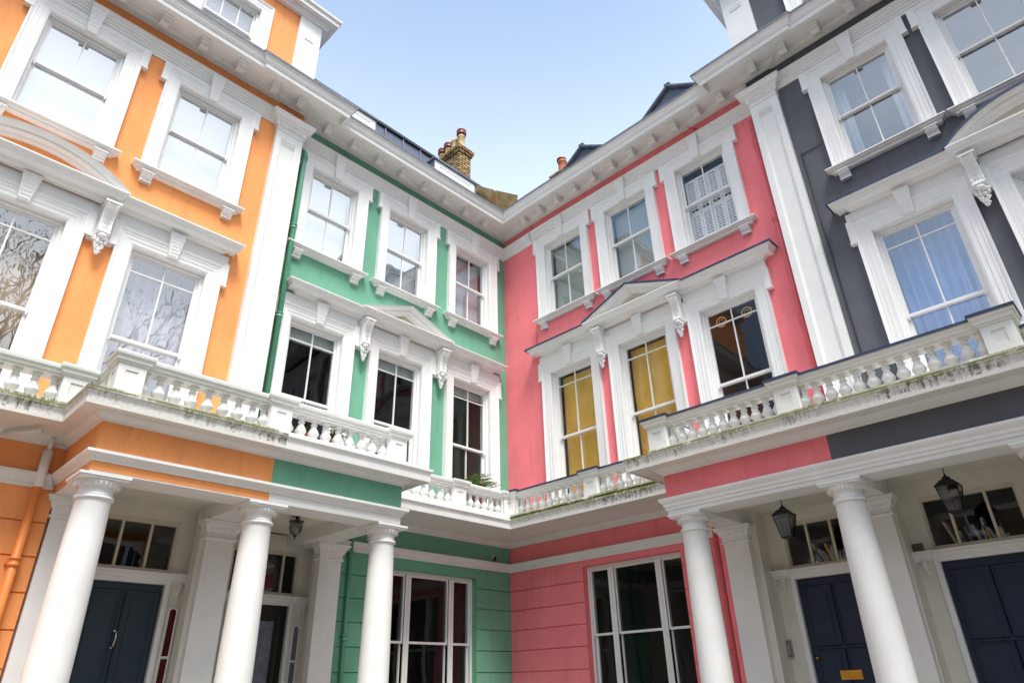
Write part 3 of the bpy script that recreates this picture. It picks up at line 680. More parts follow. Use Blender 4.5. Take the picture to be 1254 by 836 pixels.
# balustrade centre line
LD, RD = 2.20, 2.12
bpath = [(1.40, -14), (1.40, -8.47), (LD, -8.47), (LD, -6.64), (LD, -4.735), (.82, -4.735), (.82, -.82), (5.25, -.82), (5.25, -RD), (7.53, -RD), (9.545, -RD), (9.545, -1.42), (14, -1.42)]
ledge = [(-.16, 4.352), (.385, 4.352), (.39, 4.335), (.41, 4.335), (.415, 4.395), (.40, 4.40), (.405, 4.43), (.425, 4.47), (.44, 4.485), (.44, 4.515), (.43, 4.522), (.20, 4.545), (.185, 4.60), (.17, 4.605), (.165, 4.648), (-.155, 4.65), (-.16, 4.60)]
ledgeM = [(a if a < .2 else a-.10, z) for a, z in ledge]
rail = [(-.115, 4.968), (.10, 4.968), (.105, 4.99), (.125, 4.995), (.13, 5.025), (.15, 5.04), (.155, 5.075), (.145, 5.09), (-.14, 5.09), (-.155, 5.04), (-.12, 5.0)]
leadrail = [(-.15, 5.091), (.15, 5.091), (.162, 5.07), (.168, 5.07), (.166, 5.103), (-.15, 5.103)]
# portico things
POR = {'L': thing('entrance_portico', F('L', 6.63, 1.7), 'white columned portico with orange and green frieze and stone balustrade above', 'portico', 'columned entrance porticos'),
       'R': thing('entrance_portico', F('R', 7.5, 1.6), 'white columned portico with pink and charcoal frieze and blue-edged balustrade above', 'portico', 'columned entrance porticos')}
MID = {'G': thing('balcony', F('L', 2.4, .5), 'clean white balustraded balcony across the green house, between portico and corner', 'balcony', 'recessed balconies'),
       'P': thing('balcony', F('R', 2.7, .5), 'mossy balustraded balcony with blue lead edge across the pink house', 'balcony', 'recessed balconies'),
       'O': thing('balcony', F('L', 10.5, 1.2), 'cracked white balustraded balcony left of the orange portico', 'balcony', 'recessed balconies'),
       'Y': thing('balcony', F('R', 11.5, 1.2), 'blue-edged balustraded balcony right of the charcoal portico, at the frame edge', 'balcony', 'recessed balconies')}
def seg(path, prof, i0, i1, name, m, parent):
    return part(name, MB().sweep(path, prof, flat, i0, i1), m, parent)
for k, i0, i1, m in (('O', 0, 1, 'white'), ('G', 5, 6, 'white'), ('P', 6, 7, 'white'), ('Y', 11, 12, 'white')):
    seg(gpath, strp, i0, i1, 'string_course', m, HOUSES[k])
    seg(gpath, bed, i0, i1, 'bed_moulding', m, HOUSES[k])
for sd_, i0, i1 in (('L', 1, 5), ('R', 7, 11)):
    seg(gpath, strp if sd_ == 'R' else strpL, i0, i1, 'string_course', 'white', POR[sd_]); seg(gpath, bed, i0, i1, 'bed_moulding', 'white', POR[sd_])
fr = [(-.42, 3.947), (-.002, 3.947), (-.002, 4.262), (-.42, 4.262)]
fl = [(-.42, 3.73), (0, 3.73), (0, 3.772), (-.42, 3.772)]
fl2 = [(-.42, 3.73), (0, 3.73), (0, 3.829), (-.42, 3.829)]
core = [(-.42, 3.83), (-.021, 3.83), (-.021, 3.947), (-.42, 3.947)]
for sd_, i0, i1, a, b in (('L', 1, 3, 'orange', 'green'), ('R', 7, 9, 'pink', 'grey')):
    j = i0+2; e = i1+2
    for (p, q, m) in ((i0, j, a), (j, e, b)):
        seg(gpath, fr, p, q, 'frieze', m, POR[sd_])
        seg(gpath, fl2, p, q, 'beam', 'orange' if m == 'orange' else 'white', POR[sd_])
        seg(gpath, core, p, q, 'beam', 'white', POR[sd_])
    # white soffit of the beams
for sd_, s0, s1, d in (('L', 4.64, 8.62, 2.36), ('R', 5.22, 9.76, 2.18)):
    mb = MB(); sbox(mb, sd_, s0+.002, s1-.002, d-.42, d-.002, 3.715, 3.728); sbox(mb, sd_, s0+.002, s0+.42, .2, d-.42, 3.715, 3.728); sbox(mb, sd_, s1-.42, s1-.002, .9, d-.42, 3.715, 3.728)
    part('beam_soffit', mb, 'white', POR[sd_])
# ledges, rails
for own, i0, i1, m, lp, flash_ in ((POR['L'], 1, 3, 'stained', ledge, 0), (POR['L'], 3, 5, 'white', ledge, 0), (MID['O'], 0, 1, 'stained', ledge, 0), (MID['G'], 5, 6, 'white', ledgeM, 0), (MID['P'], 6, 7, 'stained', ledgeM, 1), (POR['R'], 7, 11, 'stained', ledge, 1), (MID['Y'], 11, 12, 'stained', ledge, 1)):
    a, b = i0, i1
    seg(bpath, lp, a, b, 'ledge', m, own); seg(bpath, rail, a, b, 'rail', 'white', own)
    if flash_: seg(bpath, leadrail, a, b, 'lead_flashing', 'lead', own)
# balcony slabs
for own, sd_, s0, s1, d0, d1 in ((POR['L'], 'L', 4.70, 8.50, 0.05, LD+.15), (MID['G'], 'L', .0, 4.68, .02, .97), (MID['P'], 'R', .0, 5.2, .023, .973), (MID['O'], 'L', 8.51, 14, .3, 1.55), (POR['R'], 'R', 5.21, 9.6, .05, RD+.15), (MID['Y'], 'R', 9.61, 14, .3, 1.57)):
    q_ = .004 if own in (MID['P'], MID['O'], MID['Y']) else 0; mb = MB(); sbox(mb, sd_, s0, s1, d0, d1, 4.3535+q_, 4.62-q_); part('slab', mb, 'white', own)
# pedestals
def pedestal_mb():
    mb = MB(); h = .15; mb.box(-h+.012, h-.012, -h+.012, h-.012, 4.645, 4.972)
    fm = lambda x, z, b: (x, -b, z)
    for (ax) in range(4):
        m2 = MB(); zz0, zz1 = 4.645, 4.972
        m2.box(-h, -h+.085, -h, -h+.013, zz0, zz1); m2.box(h-.085, h, -h, -h+.013, zz0, zz1); m2.box(-h+.085, h-.085, -h, -h+.013, zz0, zz0+.09); m2.box(-h+.085, h-.085, -h, -h+.013, zz1-.075, zz1)
        R4 = Matrix.Rotation(ax*math.pi/2, 4, 'Z'); mb.add([R4 @ Vector(v) for v in m2.v], m2.f)
    prof = [(-.1, 4.970), (.012, 4.970), (.018, 4.995), (.035, 5.0), (.04, 5.035), (.062, 5.055), (.068, 5.085), (.06, 5.10), (-.1, 5.105)]
    q = h; mb.sweep([(0, q), (-q, q), (-q, -q), (q, -q), (q, q), (0, q)], prof[:], flat)
    return mb
def pcap_lead():
    q = .225; return MB().box(-q, q, -q, q, 5.106, 5.122).box(-q-.004, q+.004, -q-.004, -q, 5.085, 5.122).box(-q-.004, -q, -q, q, 5.085, 5.122).box(q, q+.004, -q, q, 5.085, 5.122)
PM = rawmesh('pedestal', pedestal_mb(), 'white'); PL = rawmesh('lead_cap', pcap_lead(), 'lead')
def pedestal(own, sd_, s, d, lead=False):
    W = F(sd_, s, d); o = bpy.data.objects.new('pedestal', PM); place(o, W, own)
    if lead: l = bpy.data.objects.new('lead_cap', PL); place(l, W, o)
for s in (8.47, 6.63, 4.735): pedestal(POR['L'], 'L', s, LD)
for s in (5.25, 7.20, 9.545): pedestal(POR['R'], 'R', s, RD, True)
pedestal(MID['O'], 'L', 8.80, 1.40); pedestal(MID['O'], 'L', 10.9, 1.40)
pedestal(MID['G'], 'L', 2.27, .82); pedestal(MID['G'], 'L', .98, .82); pedestal(MID['G'], 'L', 4.56, .82)
pedestal(MID['P'], 'R', 2.99, .82, True); pedestal(MID['P'], 'R', .98, .82, True)
pedestal(MID['Y'], 'R', 9.9, 1.42, True)
# balusters
bprof = [(.052, 0), (.052, .012), (.036, .022), (.030, .034), (.040, .048), (.058, .078), (.066, .104), (.067, .116), (.060, .122), (.050, .150), (.036, .185), (.029, .210), (.028, .222), (.040, .226), (.040, .238), (.030, .243), (.031, .262), (.040, .284), (.046, .290)]
bb = MB().lathe([(r*(1.0 if z < .02 or z > .28 else 1.16), z) for r, z in bprof], n=16); bb.box(-.056, .056, -.056, .056, -.012, .008); bb.box(-.050, .050, -.050, .050, .288, .318)
BM_ = rawmesh('baluster', bb, 'white')
def balusters(own, sd_, lst, d, along='s', fixed=0):
    for s in lst:
        W = F(sd_, s if along == 's' else fixed, d if along == 's' else s, 4.655) 
        o = bpy.data.objects.new('baluster', BM_); place(o, W, own)
lin = lambda a, b, n: [a+(b-a)*i/(n-1) for i in range(n)]
balusters(POR['L'], 'L', [8.29, 8.11, 7.92, 7.73, 7.535, 7.34, 7.15, 6.96, 6.80], LD)
balusters(POR['L'], 'L', lin(6.45, 4.92, 9), LD)
balusters(POR['R'], 'R', [5.43]+lin(5.59, 6.87, 9)+[7.02], RD)
balusters(POR['R'], 'R', [7.38]+lin(7.54, 9.20, 11)+[9.36], RD)
balusters(MID['G'], 'L', lin(4.36, 2.46, 11), .82); balusters(MID['G'], 'L', lin(2.08, 1.17, 6), .82)
balusters(MID['P'], 'R', lin(1.17, 2.79, 10), .82); balusters(MID['P'], 'R', lin(3.18, 5.0, 11), .82)
balusters(MID['O'], 'L', lin(9.00, 10.72, 10), 1.40)
balusters(POR['L'], 'L', [1.66, 1.84, 2.0], 0, 'd', 8.47)
balusters(POR['R'], 'R', [1.0, 1.18, 1.36, 1.54, 1.72, 1.9], 0, 'd', 5.25)
balusters(MID['Y'], 'R', lin(10.1, 11.7, 9), 1.42)
# ------------------------------------------------------------------ columns
def column():
    sh = MB(); z1 = 3.52
    prof = [(.20, .62), (.203, .9), (.202, 1.4), (.197, 2.0), (.188, 2.6), (.178, 3.1), (.168, z1-.06), (.172, z1-.05)]
    sh.lathe(prof, n=40)
    ca = MB().lathe([(.172, z1-.052), (.188, z1-.045), (.192, z1-.03), (.186, z1-.017), (.172, z1-.012), (.176, z1-.008), (.180, z1), (.172, z1+.006), (.166, z1+.012), (.166, z1+.065), (.175, z1+.07), (.178, z1+.08), (.205, z1+.10), (.225, z1+.13), (.225, z1+.145)], n=40)
    for i in range(26):
        a = 2*math.pi*i/26; ca.lathe([(.003, z1+.072), (.014, z1+.085), (.020, z1+.11), (.017, z1+.135), (.003, z1+.14)], .205*math.cos(a), .205*math.sin(a), n=6)
    ca.box(-.235, .235, -.235, .235, z1+.142, z1+.165); ca.box(-.25, .25, -.25, .25, z1+.165, z1+.192)
    ba = MB().box(-.27, .27, -.27, .27, .42, .50); ba.lathe([(.26, .50), (.27, .53), (.26, .56), (.235, .565), (.235, .58), (.245, .595), (.235, .61), (.21, .62), (.20, .63)], n=32)
    return sh, ca, ba
sh, ca, ba = column(); SHm, CAm, BAm = rawmesh('column', sh, 'white'), rawmesh('capital', ca, 'white'), rawmesh('base', ba, 'white')
for sd_, lst, d in (('L', (8.45, 6.625, 4.755), 2.115), ('R', (5.46, 7.54, 9.50), 1.95)):
    for s in lst:
        W = F(sd_, s, d); o = bpy.data.objects.new('column', SHm); place(o, W, POR[sd_])
        c1 = bpy.data.objects.new('capital', CAm); place(c1, W, o); c2 = bpy.data.objects.new('base', BAm); place(c2, W, o)
# responds against the house front, porch back walls, ceilings
def respond(own, sd_, s0, s1, d, depth=.13):
    c = (s0+s1)/2; hw = (s1-s0)/2; W = F(sd_, c, d); mb = MB(); mb.box(-hw, hw, 0, depth, 0, 3.47)
    o = part('respond', mb, 'white', own, W, world=False)
    z = 3.47; cp = MB(); prof = [(-.02, z), (.012, z), (.03, z+.012), (.03, z+.025), (.012, z+.035), (.012, z+.10), (.03, z+.115), (.055, z+.17), (.06, z+.185), (.085, z+.19), (.085, z+.215), (.10, z+.22), (.10, z+.243), (-.02, z+.243)]
    cp.sweep([(-hw, depth), (-hw, 0), (hw, 0), (hw, depth)], prof, flat); cp.box(-hw+.02, hw-.02, .02, depth, z, z+.24)
    n = 7
    for i in range(n):
        x = -hw+.03+(2*hw-.06)*i/(n-1); cp.lathe([(.002, z+.105), (.015, z+.118), (.020, z+.14), (.013, z+.17), (.002, z+.175)], x, -.035, n=8)
    part('capital', cp, 'white', o, W, world=False)
RESP = [('L', 8.19, 8.57, 1.05), ('L', 6.38, 6.76, 1.0), ('L', 4.42, 4.80, .57), ('R', 5.25, 5.64, .76), ('R', 7.28, 7.68, .92), ('R', 9.34, 9.74, 1.05)]
for r in RESP: respond(POR[r[0]], *r)
# cross beams from responds to columns
for sd_, s, dd, w_ in (('L', 6.60, 1.0, .19), ('R', 7.50, .9, .19)):
    mb = MB(); sbox(mb, sd_, s-w_, s+w_, dd-.3, 1.93 if sd_ == 'L' else 1.75, 3.717, 3.94); part('beam', mb, 'white', POR[sd_])
mb = MB(); sbox(mb, 'L', 4.66, 8.60, .0, 1.95, 3.90, 3.94); part('ceiling', mb, 'porchwhite', POR['L'])
mb = MB(); sbox(mb, 'R', 5.24, 9.74, .0, 1.78, 3.90, 3.94); part('ceiling', mb, 'porchwhite', POR['R'])
for sd_, s0, s1, d in (('L', 4.3, 8.85, 2.5), ('R', 4.9, 9.9, 2.35)):
    mb = MB(); sbox(mb, sd_, s0, s1, -.1, d, -.05, .42); 
    for i in range(2): sbox(mb, sd_, s0, s1, d, d+.3*(2-i)-.0, -.05, .14*(i+1))
    part('step', mb, 'paving', POR[sd_])
# ------------------------------------------------------------------ doors
def doorset(k, sc, d, dz, style, hwd=.47, tw=None, bars=None, half=.82, label=None):
    """door leaf, fanlight, lintel with corbels, sidelights, porch wall"""
    side = SIDE[k]; W = F(side, sc, d); h = HOUSES[k]
    zt = 2.93+dz; zl = 3.07+dz; z0, z1 = 3.10+dz, 3.71+dz
    tw = tw or hwd+.05
    wl = MB()     # panelled porch wall round the openings
    wl.box(-half-.3, -hwd-.035, 0, .12, .40, zl); wl.box(hwd+.035, half+.3, 0, .12, .40, zl)
    wl.box(-half-.3, -tw+.004, 0, .12, zl, 3.9); wl.box(tw-.004, half+.3, 0, .12, zl, 3.9); wl.box(-tw+.004, tw-.004, 0, .12, z1+.026, 3.9)
    o = part('porch_wall', wl, 'porchwhite', h, W, world=False)
    fm = lambda x, z, b: (x, -b, z)
    fr_ = MB().sweep([(hwd, .42), (hwd, zt), (-hwd, zt), (-hwd, .42)], [(0, -.10), (0, .02), (.03, .035), (.06, .035), (.075, .01), (.075, -.02)], fm)
    part('door_frame', fr_, 'white', o, W, world=False)
    lin_ = MB().sweep([(-half+.0, .02), (-half, -.03), (-hwd-.12, -.03), (-hwd-.12, .0), (hwd+.12, 0), (hwd+.12, -.03), (half, -.03), (half, .02)], [(-.02, zt+.02), (.02, zt+.02), (.025, zt+.045), (.05, zt+.06), (.065, zt+.095), (.09, zt+.105), (.09, zt+.135), (-.02, zt+.14)], flat)
    for sg in (-1, 1):
        for xx in (half-.05, hwd+.16):
            x = sg*xx
            lin_.box(x-.025, x+.025, -.07, 0, zt-.06, zt+.02); lin_.box(x-.022, x+.022, -.05, 0, zt-.11, zt-.06); lin_.lathe([(.002, zt-.15), (.02, zt-.14), (.024, zt-.12), (.02, zt-.10), (.002, zt-.095)], x, -.03, n=8)
    part('lintel', lin_, 'white', o, W, world=False)
    # fanlight
    bars = bars if bars is not None else (-tw/3, tw/3); ff = MB()
    ff.box(-tw-.01, -tw+.03, .03, .10, z0-.02, z1+.035); ff.box(tw-.03, tw+.01, .03, .10, z0-.02, z1+.035); ff.box(-tw+.03, tw-.03, .03, .10, z0-.035, z0+.02); ff.box(-tw+.03, tw-.03, .03, .10, z1-.03, z1+.035)
    for b in bars: ff.box(b-.016, b+.016, .03, .08, z0+.02, z1-.03)
    fo = part('fanlight', ff, 'cream', o, W, world=False)
    part('glass', MB().box(-tw+.02, tw-.02, .055, .058, z0, z1), 'glass', fo, W, world=False)
    # dark hall behind
    hall = MB(); 
    hall.add([(-tw-.2, .13, .4), (tw+.2, .13, .4), (tw+.2, 2.2, .4), (-tw-.2, 2.2, .4), (-tw-.2, .13, 3.93), (tw+.2, .13, 3.93), (tw+.2, 2.2, 3.93), (-tw-.2, 2.2, 3.93)], [(0, 1, 2, 3), (4, 5, 6, 7), (1, 2, 6, 5), (2, 3, 7, 6), (3, 0, 4, 7)])
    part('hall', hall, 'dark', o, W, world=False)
    # sidelights: slim arched panes
    if style in ('O', 'G'):
        for sg in (-1, 1):
            x = sg*(hwd+.165); r = .055; sp_ = MB(); top = zt-.27
            pts = [(x-r, 1.0), (x-r, top-r)]+[(x-r*math.cos(a), top-r+r*math.sin(a)) for a in [math.pi*i/10 for i in range(1, 10)]]+[(x+r, top-r), (x+r, 1.0)]
            sp_.tilted(pts, -.004, .02); sl_ = part('sidelight', sp_, 'redglass' if style == 'O' else 'leadgrey', o, W, world=False)
            e = MB().sweep(pts, [(-.012, -.005), (-.012, .012), (0, .018), (.014, .012), (.014, -.005)], fm); e.box(x-r, x+r, -.016, 0, 2.06, 2.09)
            part('sidelight_frame', e, 'white', sl_, W, world=False)
    # leaf
    lf = MB(); y = .04; mcol = {'O': 'slatedoor', 'G': 'blackdoor', 'P': 'navy', 'Y': 'navy'}[style]
    lf.box(-hwd+.004, hwd-.004, y, y+.05, .44, zt-.004)
    def panel(x0, x1, za, zb_):
        lf.sweep([(x1, za), (x1, zb_), (x0, zb_), (x0, za), (x1, za)][::-1], [(-.03, -y-.01), (-.03, -y+.004), (-.018, -y+.02), (0, -y+.012), (0, -y-.01)], fm)
        lf.box(x0+.065, x1-.065, y-.012, y, za+.065, zb_-.065)
    if style == 'O':
        for x0, x1 in ((-hwd+.07, -.05), (.05, hwd-.07)): panel(x0, x1, 1.35, zt-.12); panel(x0, x1, .6, 1.2)
        lf.box(-.006, .006, y-.006, y, .5, zt-.05)
    elif style == 'G':
        panel(-.33, .33, 1.2, zt-.16)
    else:
        for x0, x1 in ((-hwd+.09, -.03), (.03, hwd-.09)):
            panel(x0, x1, zt-.86, zt-.13); panel(x0, x1, 1.25, zt-.95); panel(x0, x1, .6, 1.1)
        for i in range(6):
            for x in (-hwd+.045, hwd-.045): lf.lathe([(.001, zt-.1-.3*i-.016), (.016, zt-.1-.3*i), (.001, zt-.1-.3*i+.016)], x, y, n=8)
        for x in lin(-hwd+.15, hwd-.15, 4): lf.lathe([(.001, zt-.076), (.016, zt-.06), (.001, zt-.044)], x, y, n=8); lf.lathe([(.001, zt-.921), (.016, zt-.905), (.001, zt-.889)], x, y, n=8)
    dr = part('door', lf, mcol, h, W, world=False, label=label)
    if style == 'G': part('door_glass', MB().box(-.26, .26, y-.016, y-.012, 1.27, zt-.23), 'leadgrey', dr, W, world=False)
    if style == 'O':
        kn = MB(); zk = 2.27
        kn.tube([(0, y-.02, zk+.09), (0.012, y-.055, zk+.075), (.014, y-.065, zk), (.004, y-.055, zk-.075), (0, y-.02, zk-.085)], .011, 8); kn.lathe([(.001, zk+.07), (.025, zk+.085), (.025, zk+.10), (.001, zk+.115)], 0, y-.015, n=12); kn.lathe([(.001, zk-.11), (.022, zk-.095), (.001, zk-.075)], 0, y-.015, n=12)
        part('knocker', kn, 'chrome', dr, W, world=False)
    if style in ('P',):
        kb = MB().lathe([(.004, 1.90-.026), (.022, 1.89), (.028, 1.90), (.022, 1.91), (.004, 1.926)], -hwd+.075, y-.03, n=14); kb.tube([(-hwd+.075, y, 1.90), (-hwd+.075, y-.03, 1.90)], .01, 8)
        part('knob', kb, 'brass', dr, W, world=False)
        lb = MB().box(-.14, .14, y-.02, y-.01, 1.63, 1.74); lb.box(-.12, .12, y-.028, y-.02, 1.655, 1.715); part('letterbox', lb, 'brass', dr, W, world=False)
    return dr
doorset('O', 7.45, .5, 0, 'O', tw=.51, bars=(-.19, .17), label='slate blue door with two tall panels and a chrome knocker')
doorset('G', 5.34, -.08, -.08, 'G', tw=.55, bars=(.30,), half=.74, label='black door with a tall dark glass panel')
doorset('P', 6.50, .30, 0, 'P', tw=.52, label='navy studded door with brass knob and letterbox')
doorset('Y', 8.45, .50, -.03, 'Y', hwd=.49, tw=.53, bars=(-.22, .20), label='navy studded door with raised panels')
# side returns of the porch recesses
for k, sd_, lst in (('O', 'L', ((8.14, 8.615, .0, .935), (6.50, 6.66, .0, .70), (6.50, 6.80, .70, .885))), ('G', 'L', ((6.33, 6.499, -.08, .885), (4.425, 4.58, -.3, .33), (4.425, 4.78, .33, .455))), ('P', 'R', ((5.246, 5.74, .0, .645), (7.22, 7.50, .0, .805))), ('Y', 'R', ((7.501, 7.70, .0, .805), (9.28, 9.75, .0, .935)))):
    mb = MB()
    for a, b, d0, d1 in lst: sbox(mb, sd_, a, b, d0, d1, .4, 3.93)
    part('porch_pier', mb, 'porchwhite', HOUSES[k])
# painted pier beside the pink respond
mb = MB(); sbox(mb, 'R', 5.15, 5.245, .002, .70, -.05, 3.72); part('pier', mb, 'pink', HOUSES['P'])
# ------------------------------------------------------------------ ground-floor triple windows
def triple(k, s0, s1, zt, zm, wall, label):
    side = SIDE[k]; c = (s0+s1)/2; hw = (s1-s0)/2; W = F(side, c, 0); y = .13; zb = .97; f = MB()
    f.box(-hw+.003, -hw+.05, y, y+.14, zb, zt-.003); f.box(hw-.05, hw-.003, y, y+.14, zb, zt-.003); f.box(-hw+.05, hw-.05, y, y+.14, zt-.06, zt-.003); f.box(-hw+.003, hw-.003, y-.03, y+.14, zb-.02, zb+.06)
    m = .46; 
    for sg in (-1, 1): f.box(sg*(m), sg*(m+.055), y-.005, y+.14, zb, zt-.055); f.box(sg*(m+.06), sg*(m+.115), y-.005, y+.14, zb, zt-.055); f.box(sg*m, sg*(m+.115), y+.015, y+.13, zb, zt-.055)
    g_ = MB()
    for x0, x1 in ((-hw+.05, -m-.115), (-m, m), (m+.115, hw-.05)):
        for (za, zb_, yy) in ((zm, zt-.06, y+.03), (zb+.06, zm+.04, y+.075)):
            t = .03
            f.box(x0, x0+t, yy, yy+.035, za, zb_); f.box(x1-t, x1, yy, yy+.035, za, zb_); f.box(x0+t, x1-t, yy, yy+.035, za, za+.04); f.box(x0+t, x1-t, yy, yy+.035, zb_-.03, zb_)
            g_.add([(x0+t-.01, yy+.02, za+.03), (x1-t+.01, yy+.02, za+.03), (x1-t+.01, yy+.02, zb_-.02), (x0+t-.01, yy+.02, zb_-.02)], [(0, 1, 2, 3)])
    o = part('window', f, 'trim', HOUSES[k], W, world=False, label=label); part('glass', g_, 'glass', o, W, world=False)
    b = MB(); b.add([(-hw, .35, .5), (hw, .35, .5), (hw, 3, .5), (-hw, 3, .5), (-hw, .35, 3.95), (hw, .35, 3.95), (hw, 3, 3.95), (-hw, 3, 3.95)], [(0, 1, 2, 3), (4, 5, 6, 7), (1, 2, 6, 5), (2, 3, 7, 6), (3, 0, 4, 7)])
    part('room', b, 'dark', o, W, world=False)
triple('G', .95, 3.08, 3.59, 2.38, 0, 'three-light sash window in the ground floor')
triple('P', 1.92, 4.05, 3.66, 2.45, 0, 'three-light sash window in the ground floor')
# ------------------------------------------------------------------ roofs
def roof(k, s0, s1, top, d1, z0=12.47, m='slate'):
    side = SIDE[k]; mb = MB(); pr = [(-.15, z0), (-.25, z0+.1), (d1, top), (-5.9, top+.3), (-5.9, z0)]
    a = [P3(side, s0, *p) for p in pr]; b = [P3(side, s1, *p) for p in pr]; n = len(pr)
    mb.add(a+b, [tuple(range(n)), tuple(range(2*n-1, n-1, -1))]+[(i, i+n, (i+1) % n+n, (i+1) % n) for i in range(n)])
    for sx_ in [s0+.55*i for i in range(1, int((s1-s0)/.55)+1)]:
        u = P3(side, sx_, -.25, z0+.1); v = P3(side, sx_, d1, top); o_ = P3(side, 0, .02, 0)-P3(side, 0, 0, 0); mb.tube([u+o_, v+o_], .02, 6)
    r = part('roof', mb, m, HOUSES[k])
    rg = MB(); p = P3(side, s0, d1+.06, top); q = P3(side, s1, d1-.12, top+.06); rg.box(p.x, q.x, p.y, q.y, top-.01, top+.07); part('ridge_roll', rg, 'blackdoor', r)
    return r
rG = roof('G', .35, 5.9, 14.15, -.5)
rP = roof('P', .9, 6.8, 13.3, -1.1)
def boxdormer(k, s0, s1, zt, d, par):
    side = SIDE[k]; mb = MB(); sbox(mb, side, s0, s1, d, d-1.6, 12.4, zt-.07)
    c = (s0+s1)/2; hw = (s1-s0)/2; W = F(side, c, d)
    fm = lambda x, z, b: (x, -b, z)
    o = part('dormer', mb, 'trim', par)
    r_ = MB().sweep([(hw-.14, 12.9), (hw-.14, zt-.2), (-hw+.14, zt-.2), (-hw+.14, 12.9)], [(-.03, -.002), (-.03, .012), (0, .025), (.02, .012), (.02, -.002)], fm)
    r_.box(-hw+.2, hw-.2, -.012, 0, 12.9, zt-.24)
    part('panel', r_, 'trim', o, W, world=False) if False else None
    cp = MB(); cp.box(-hw-.05, hw+.05, -.05, 1.6, zt-.05, zt); cp.box(-hw-.012, -hw, -.012, 1.5, 12.4, zt-.07); cp.box(hw, hw+.012, -.012, 1.5, 12.4, zt-.07); part('lead_cap', cp, 'leadgrey', par, W, world=False)
    part('dormer_moulding', r_, 'trim', par, W, world=False)
def boxd(k, s0, s1, zt, d):
    h = HOUSES[k]; boxdormer(k, s0, s1, zt, d, h)
boxd('G', 4.17, 5.75, 13.76, -.1); boxd('G', .96, 2.35, 13.76, -.1)
def gabledormer(k, s0, s1, zap, ze, d):
    side = SIDE[k]; c = (s0+s1)/2; hw = (s1-s0)/2; W = F(side, c, d)
    mb = MB(); mb.tilted([(-hw, 12.4), (hw, 12.4), (hw, ze), (0, zap), (-hw, ze)], 0, 1.8)
    o = part('dormer', mb, 'slate', HOUSES[k], W, world=False)
    fm = lambda x, z, b: (x, -b, z)
    part('verge', MB().sweep([(hw+.12, ze-.06), (0, zap+.03), (-hw-.12, ze-.06)], [(0, -1.85), (0, .08), (.02, .10), (.05, .10), (.05, -1.85)], fm), 'leadgrey', o, W, world=False)
    part('ridge_finial', MB().box(-.07, .07, -.09, .25, zap+.03, zap+.13), 'lead', o, W, world=False)
gabledormer('P', 1.95, 3.35, 13.93, 13.47, -.3); gabledormer('P', 4.55, 5.95, 14.02, 13.52, -.3)
# attic storeys of the two outer houses
def attic(k, s0, sp, zc, wc):
    side = SIDE[k]; d = .05; mb = MB(); hw = .55; hole = (wc-hw-.03, wc+hw+.03, 12.72, 14.53)
    wallsheet(mb, side, sp, 14, 12.44, 15.5, d, [hole]); shell(mb, side, sp, 14, 12.44, 15.5, d)
    part('attic_wall', mb, PAINT[k], HOUSES[k])
    pl_ = MB(); sbox(pl_, side, s0, sp+.001, -5.9, d+.06, 12.44, 15.3)
    for i in range(3): sbox(pl_, side, s0+.16, sp-.16, d+.05, d+.075, 14.62-.05*i, 14.655-.05*i)
    part('attic_pilaster', pl_, 'white', HOUSES[k])
    if side == 'L': pth = [(-5.9, -s0), (d, -s0), (d, -14)][::-1]
    else: pth = [(14, -d), (s0, -d), (s0, 5.9)][::-1]
    # travel so that outside is on the right
    prof = [(-.02, 15.15), (.10, 15.15), (.11, 15.19), (.16, 15.22), (.18, 15.27), (.28, 15.27), (.285, 15.36), (.33, 15.40), (.34, 15.46), (-.02, 15.50)]
    part('attic_cornice', MB().sweep(pth, prof, flat), 'white', HOUSES[k])
    W = F(side, wc, d); a = MB(); architrave(a, hw, 12.75, 14.50, ears=False)
    o = part('window', a, 'trim', HOUSES[k], W, world=False); f, gl = sash(hw, 12.75, 14.50, 13.78, cols=3)
    part('sash_frame', f, 'trim', o, W, world=False); part('glass', gl, 'glassmid', o, W, world=False)
    part('roller_blind', MB().box(-hw+.05, hw-.05, .33, .34, 12.8, 14.45), 'curtain', o, W, world=False)
attic('O', 5.93, 6.46, 15.5, 7.85)
attic('Y', 6.98, 7.55, 15.5, 8.98)
# ------------------------------------------------------------------ chimneys and the stone parapet in the corner
def ray(px, py, dist):
    v = r2*((px-627)/FPX)-u2*((py-418)/FPX)+fw; return CAM+v.normalized()*dist
def pot(stack, x, y, z, h, r, m, cap=None):
    mb = MB().lathe([(r*1.15, z), (r*1.1, z+.05), (r, z+.07), (r*.88, z+h*.8), (r*1.02, z+h*.84), (r*1.05, z+h*.92), (r*.95, z+h*.95), (r*.95, z+h)], x, y, n=16)
    o = part('chimney_pot', mb, m, stack, WM[stack], world=False)
    if cap:
        c_ = MB().lathe([(r*1.0, z+h), (r*1.3, z+h+.02), (r*1.36, z+h+.05), (r*1.25, z+h+.07), (r*1.25, z+h+.14), (r*1.36, z+h+.16), (r*1.3, z+h+.19), (r*.8, z+h+.20)], x, y, n=16); part('pot_cowl', c_, cap, o, WM[stack], world=False)
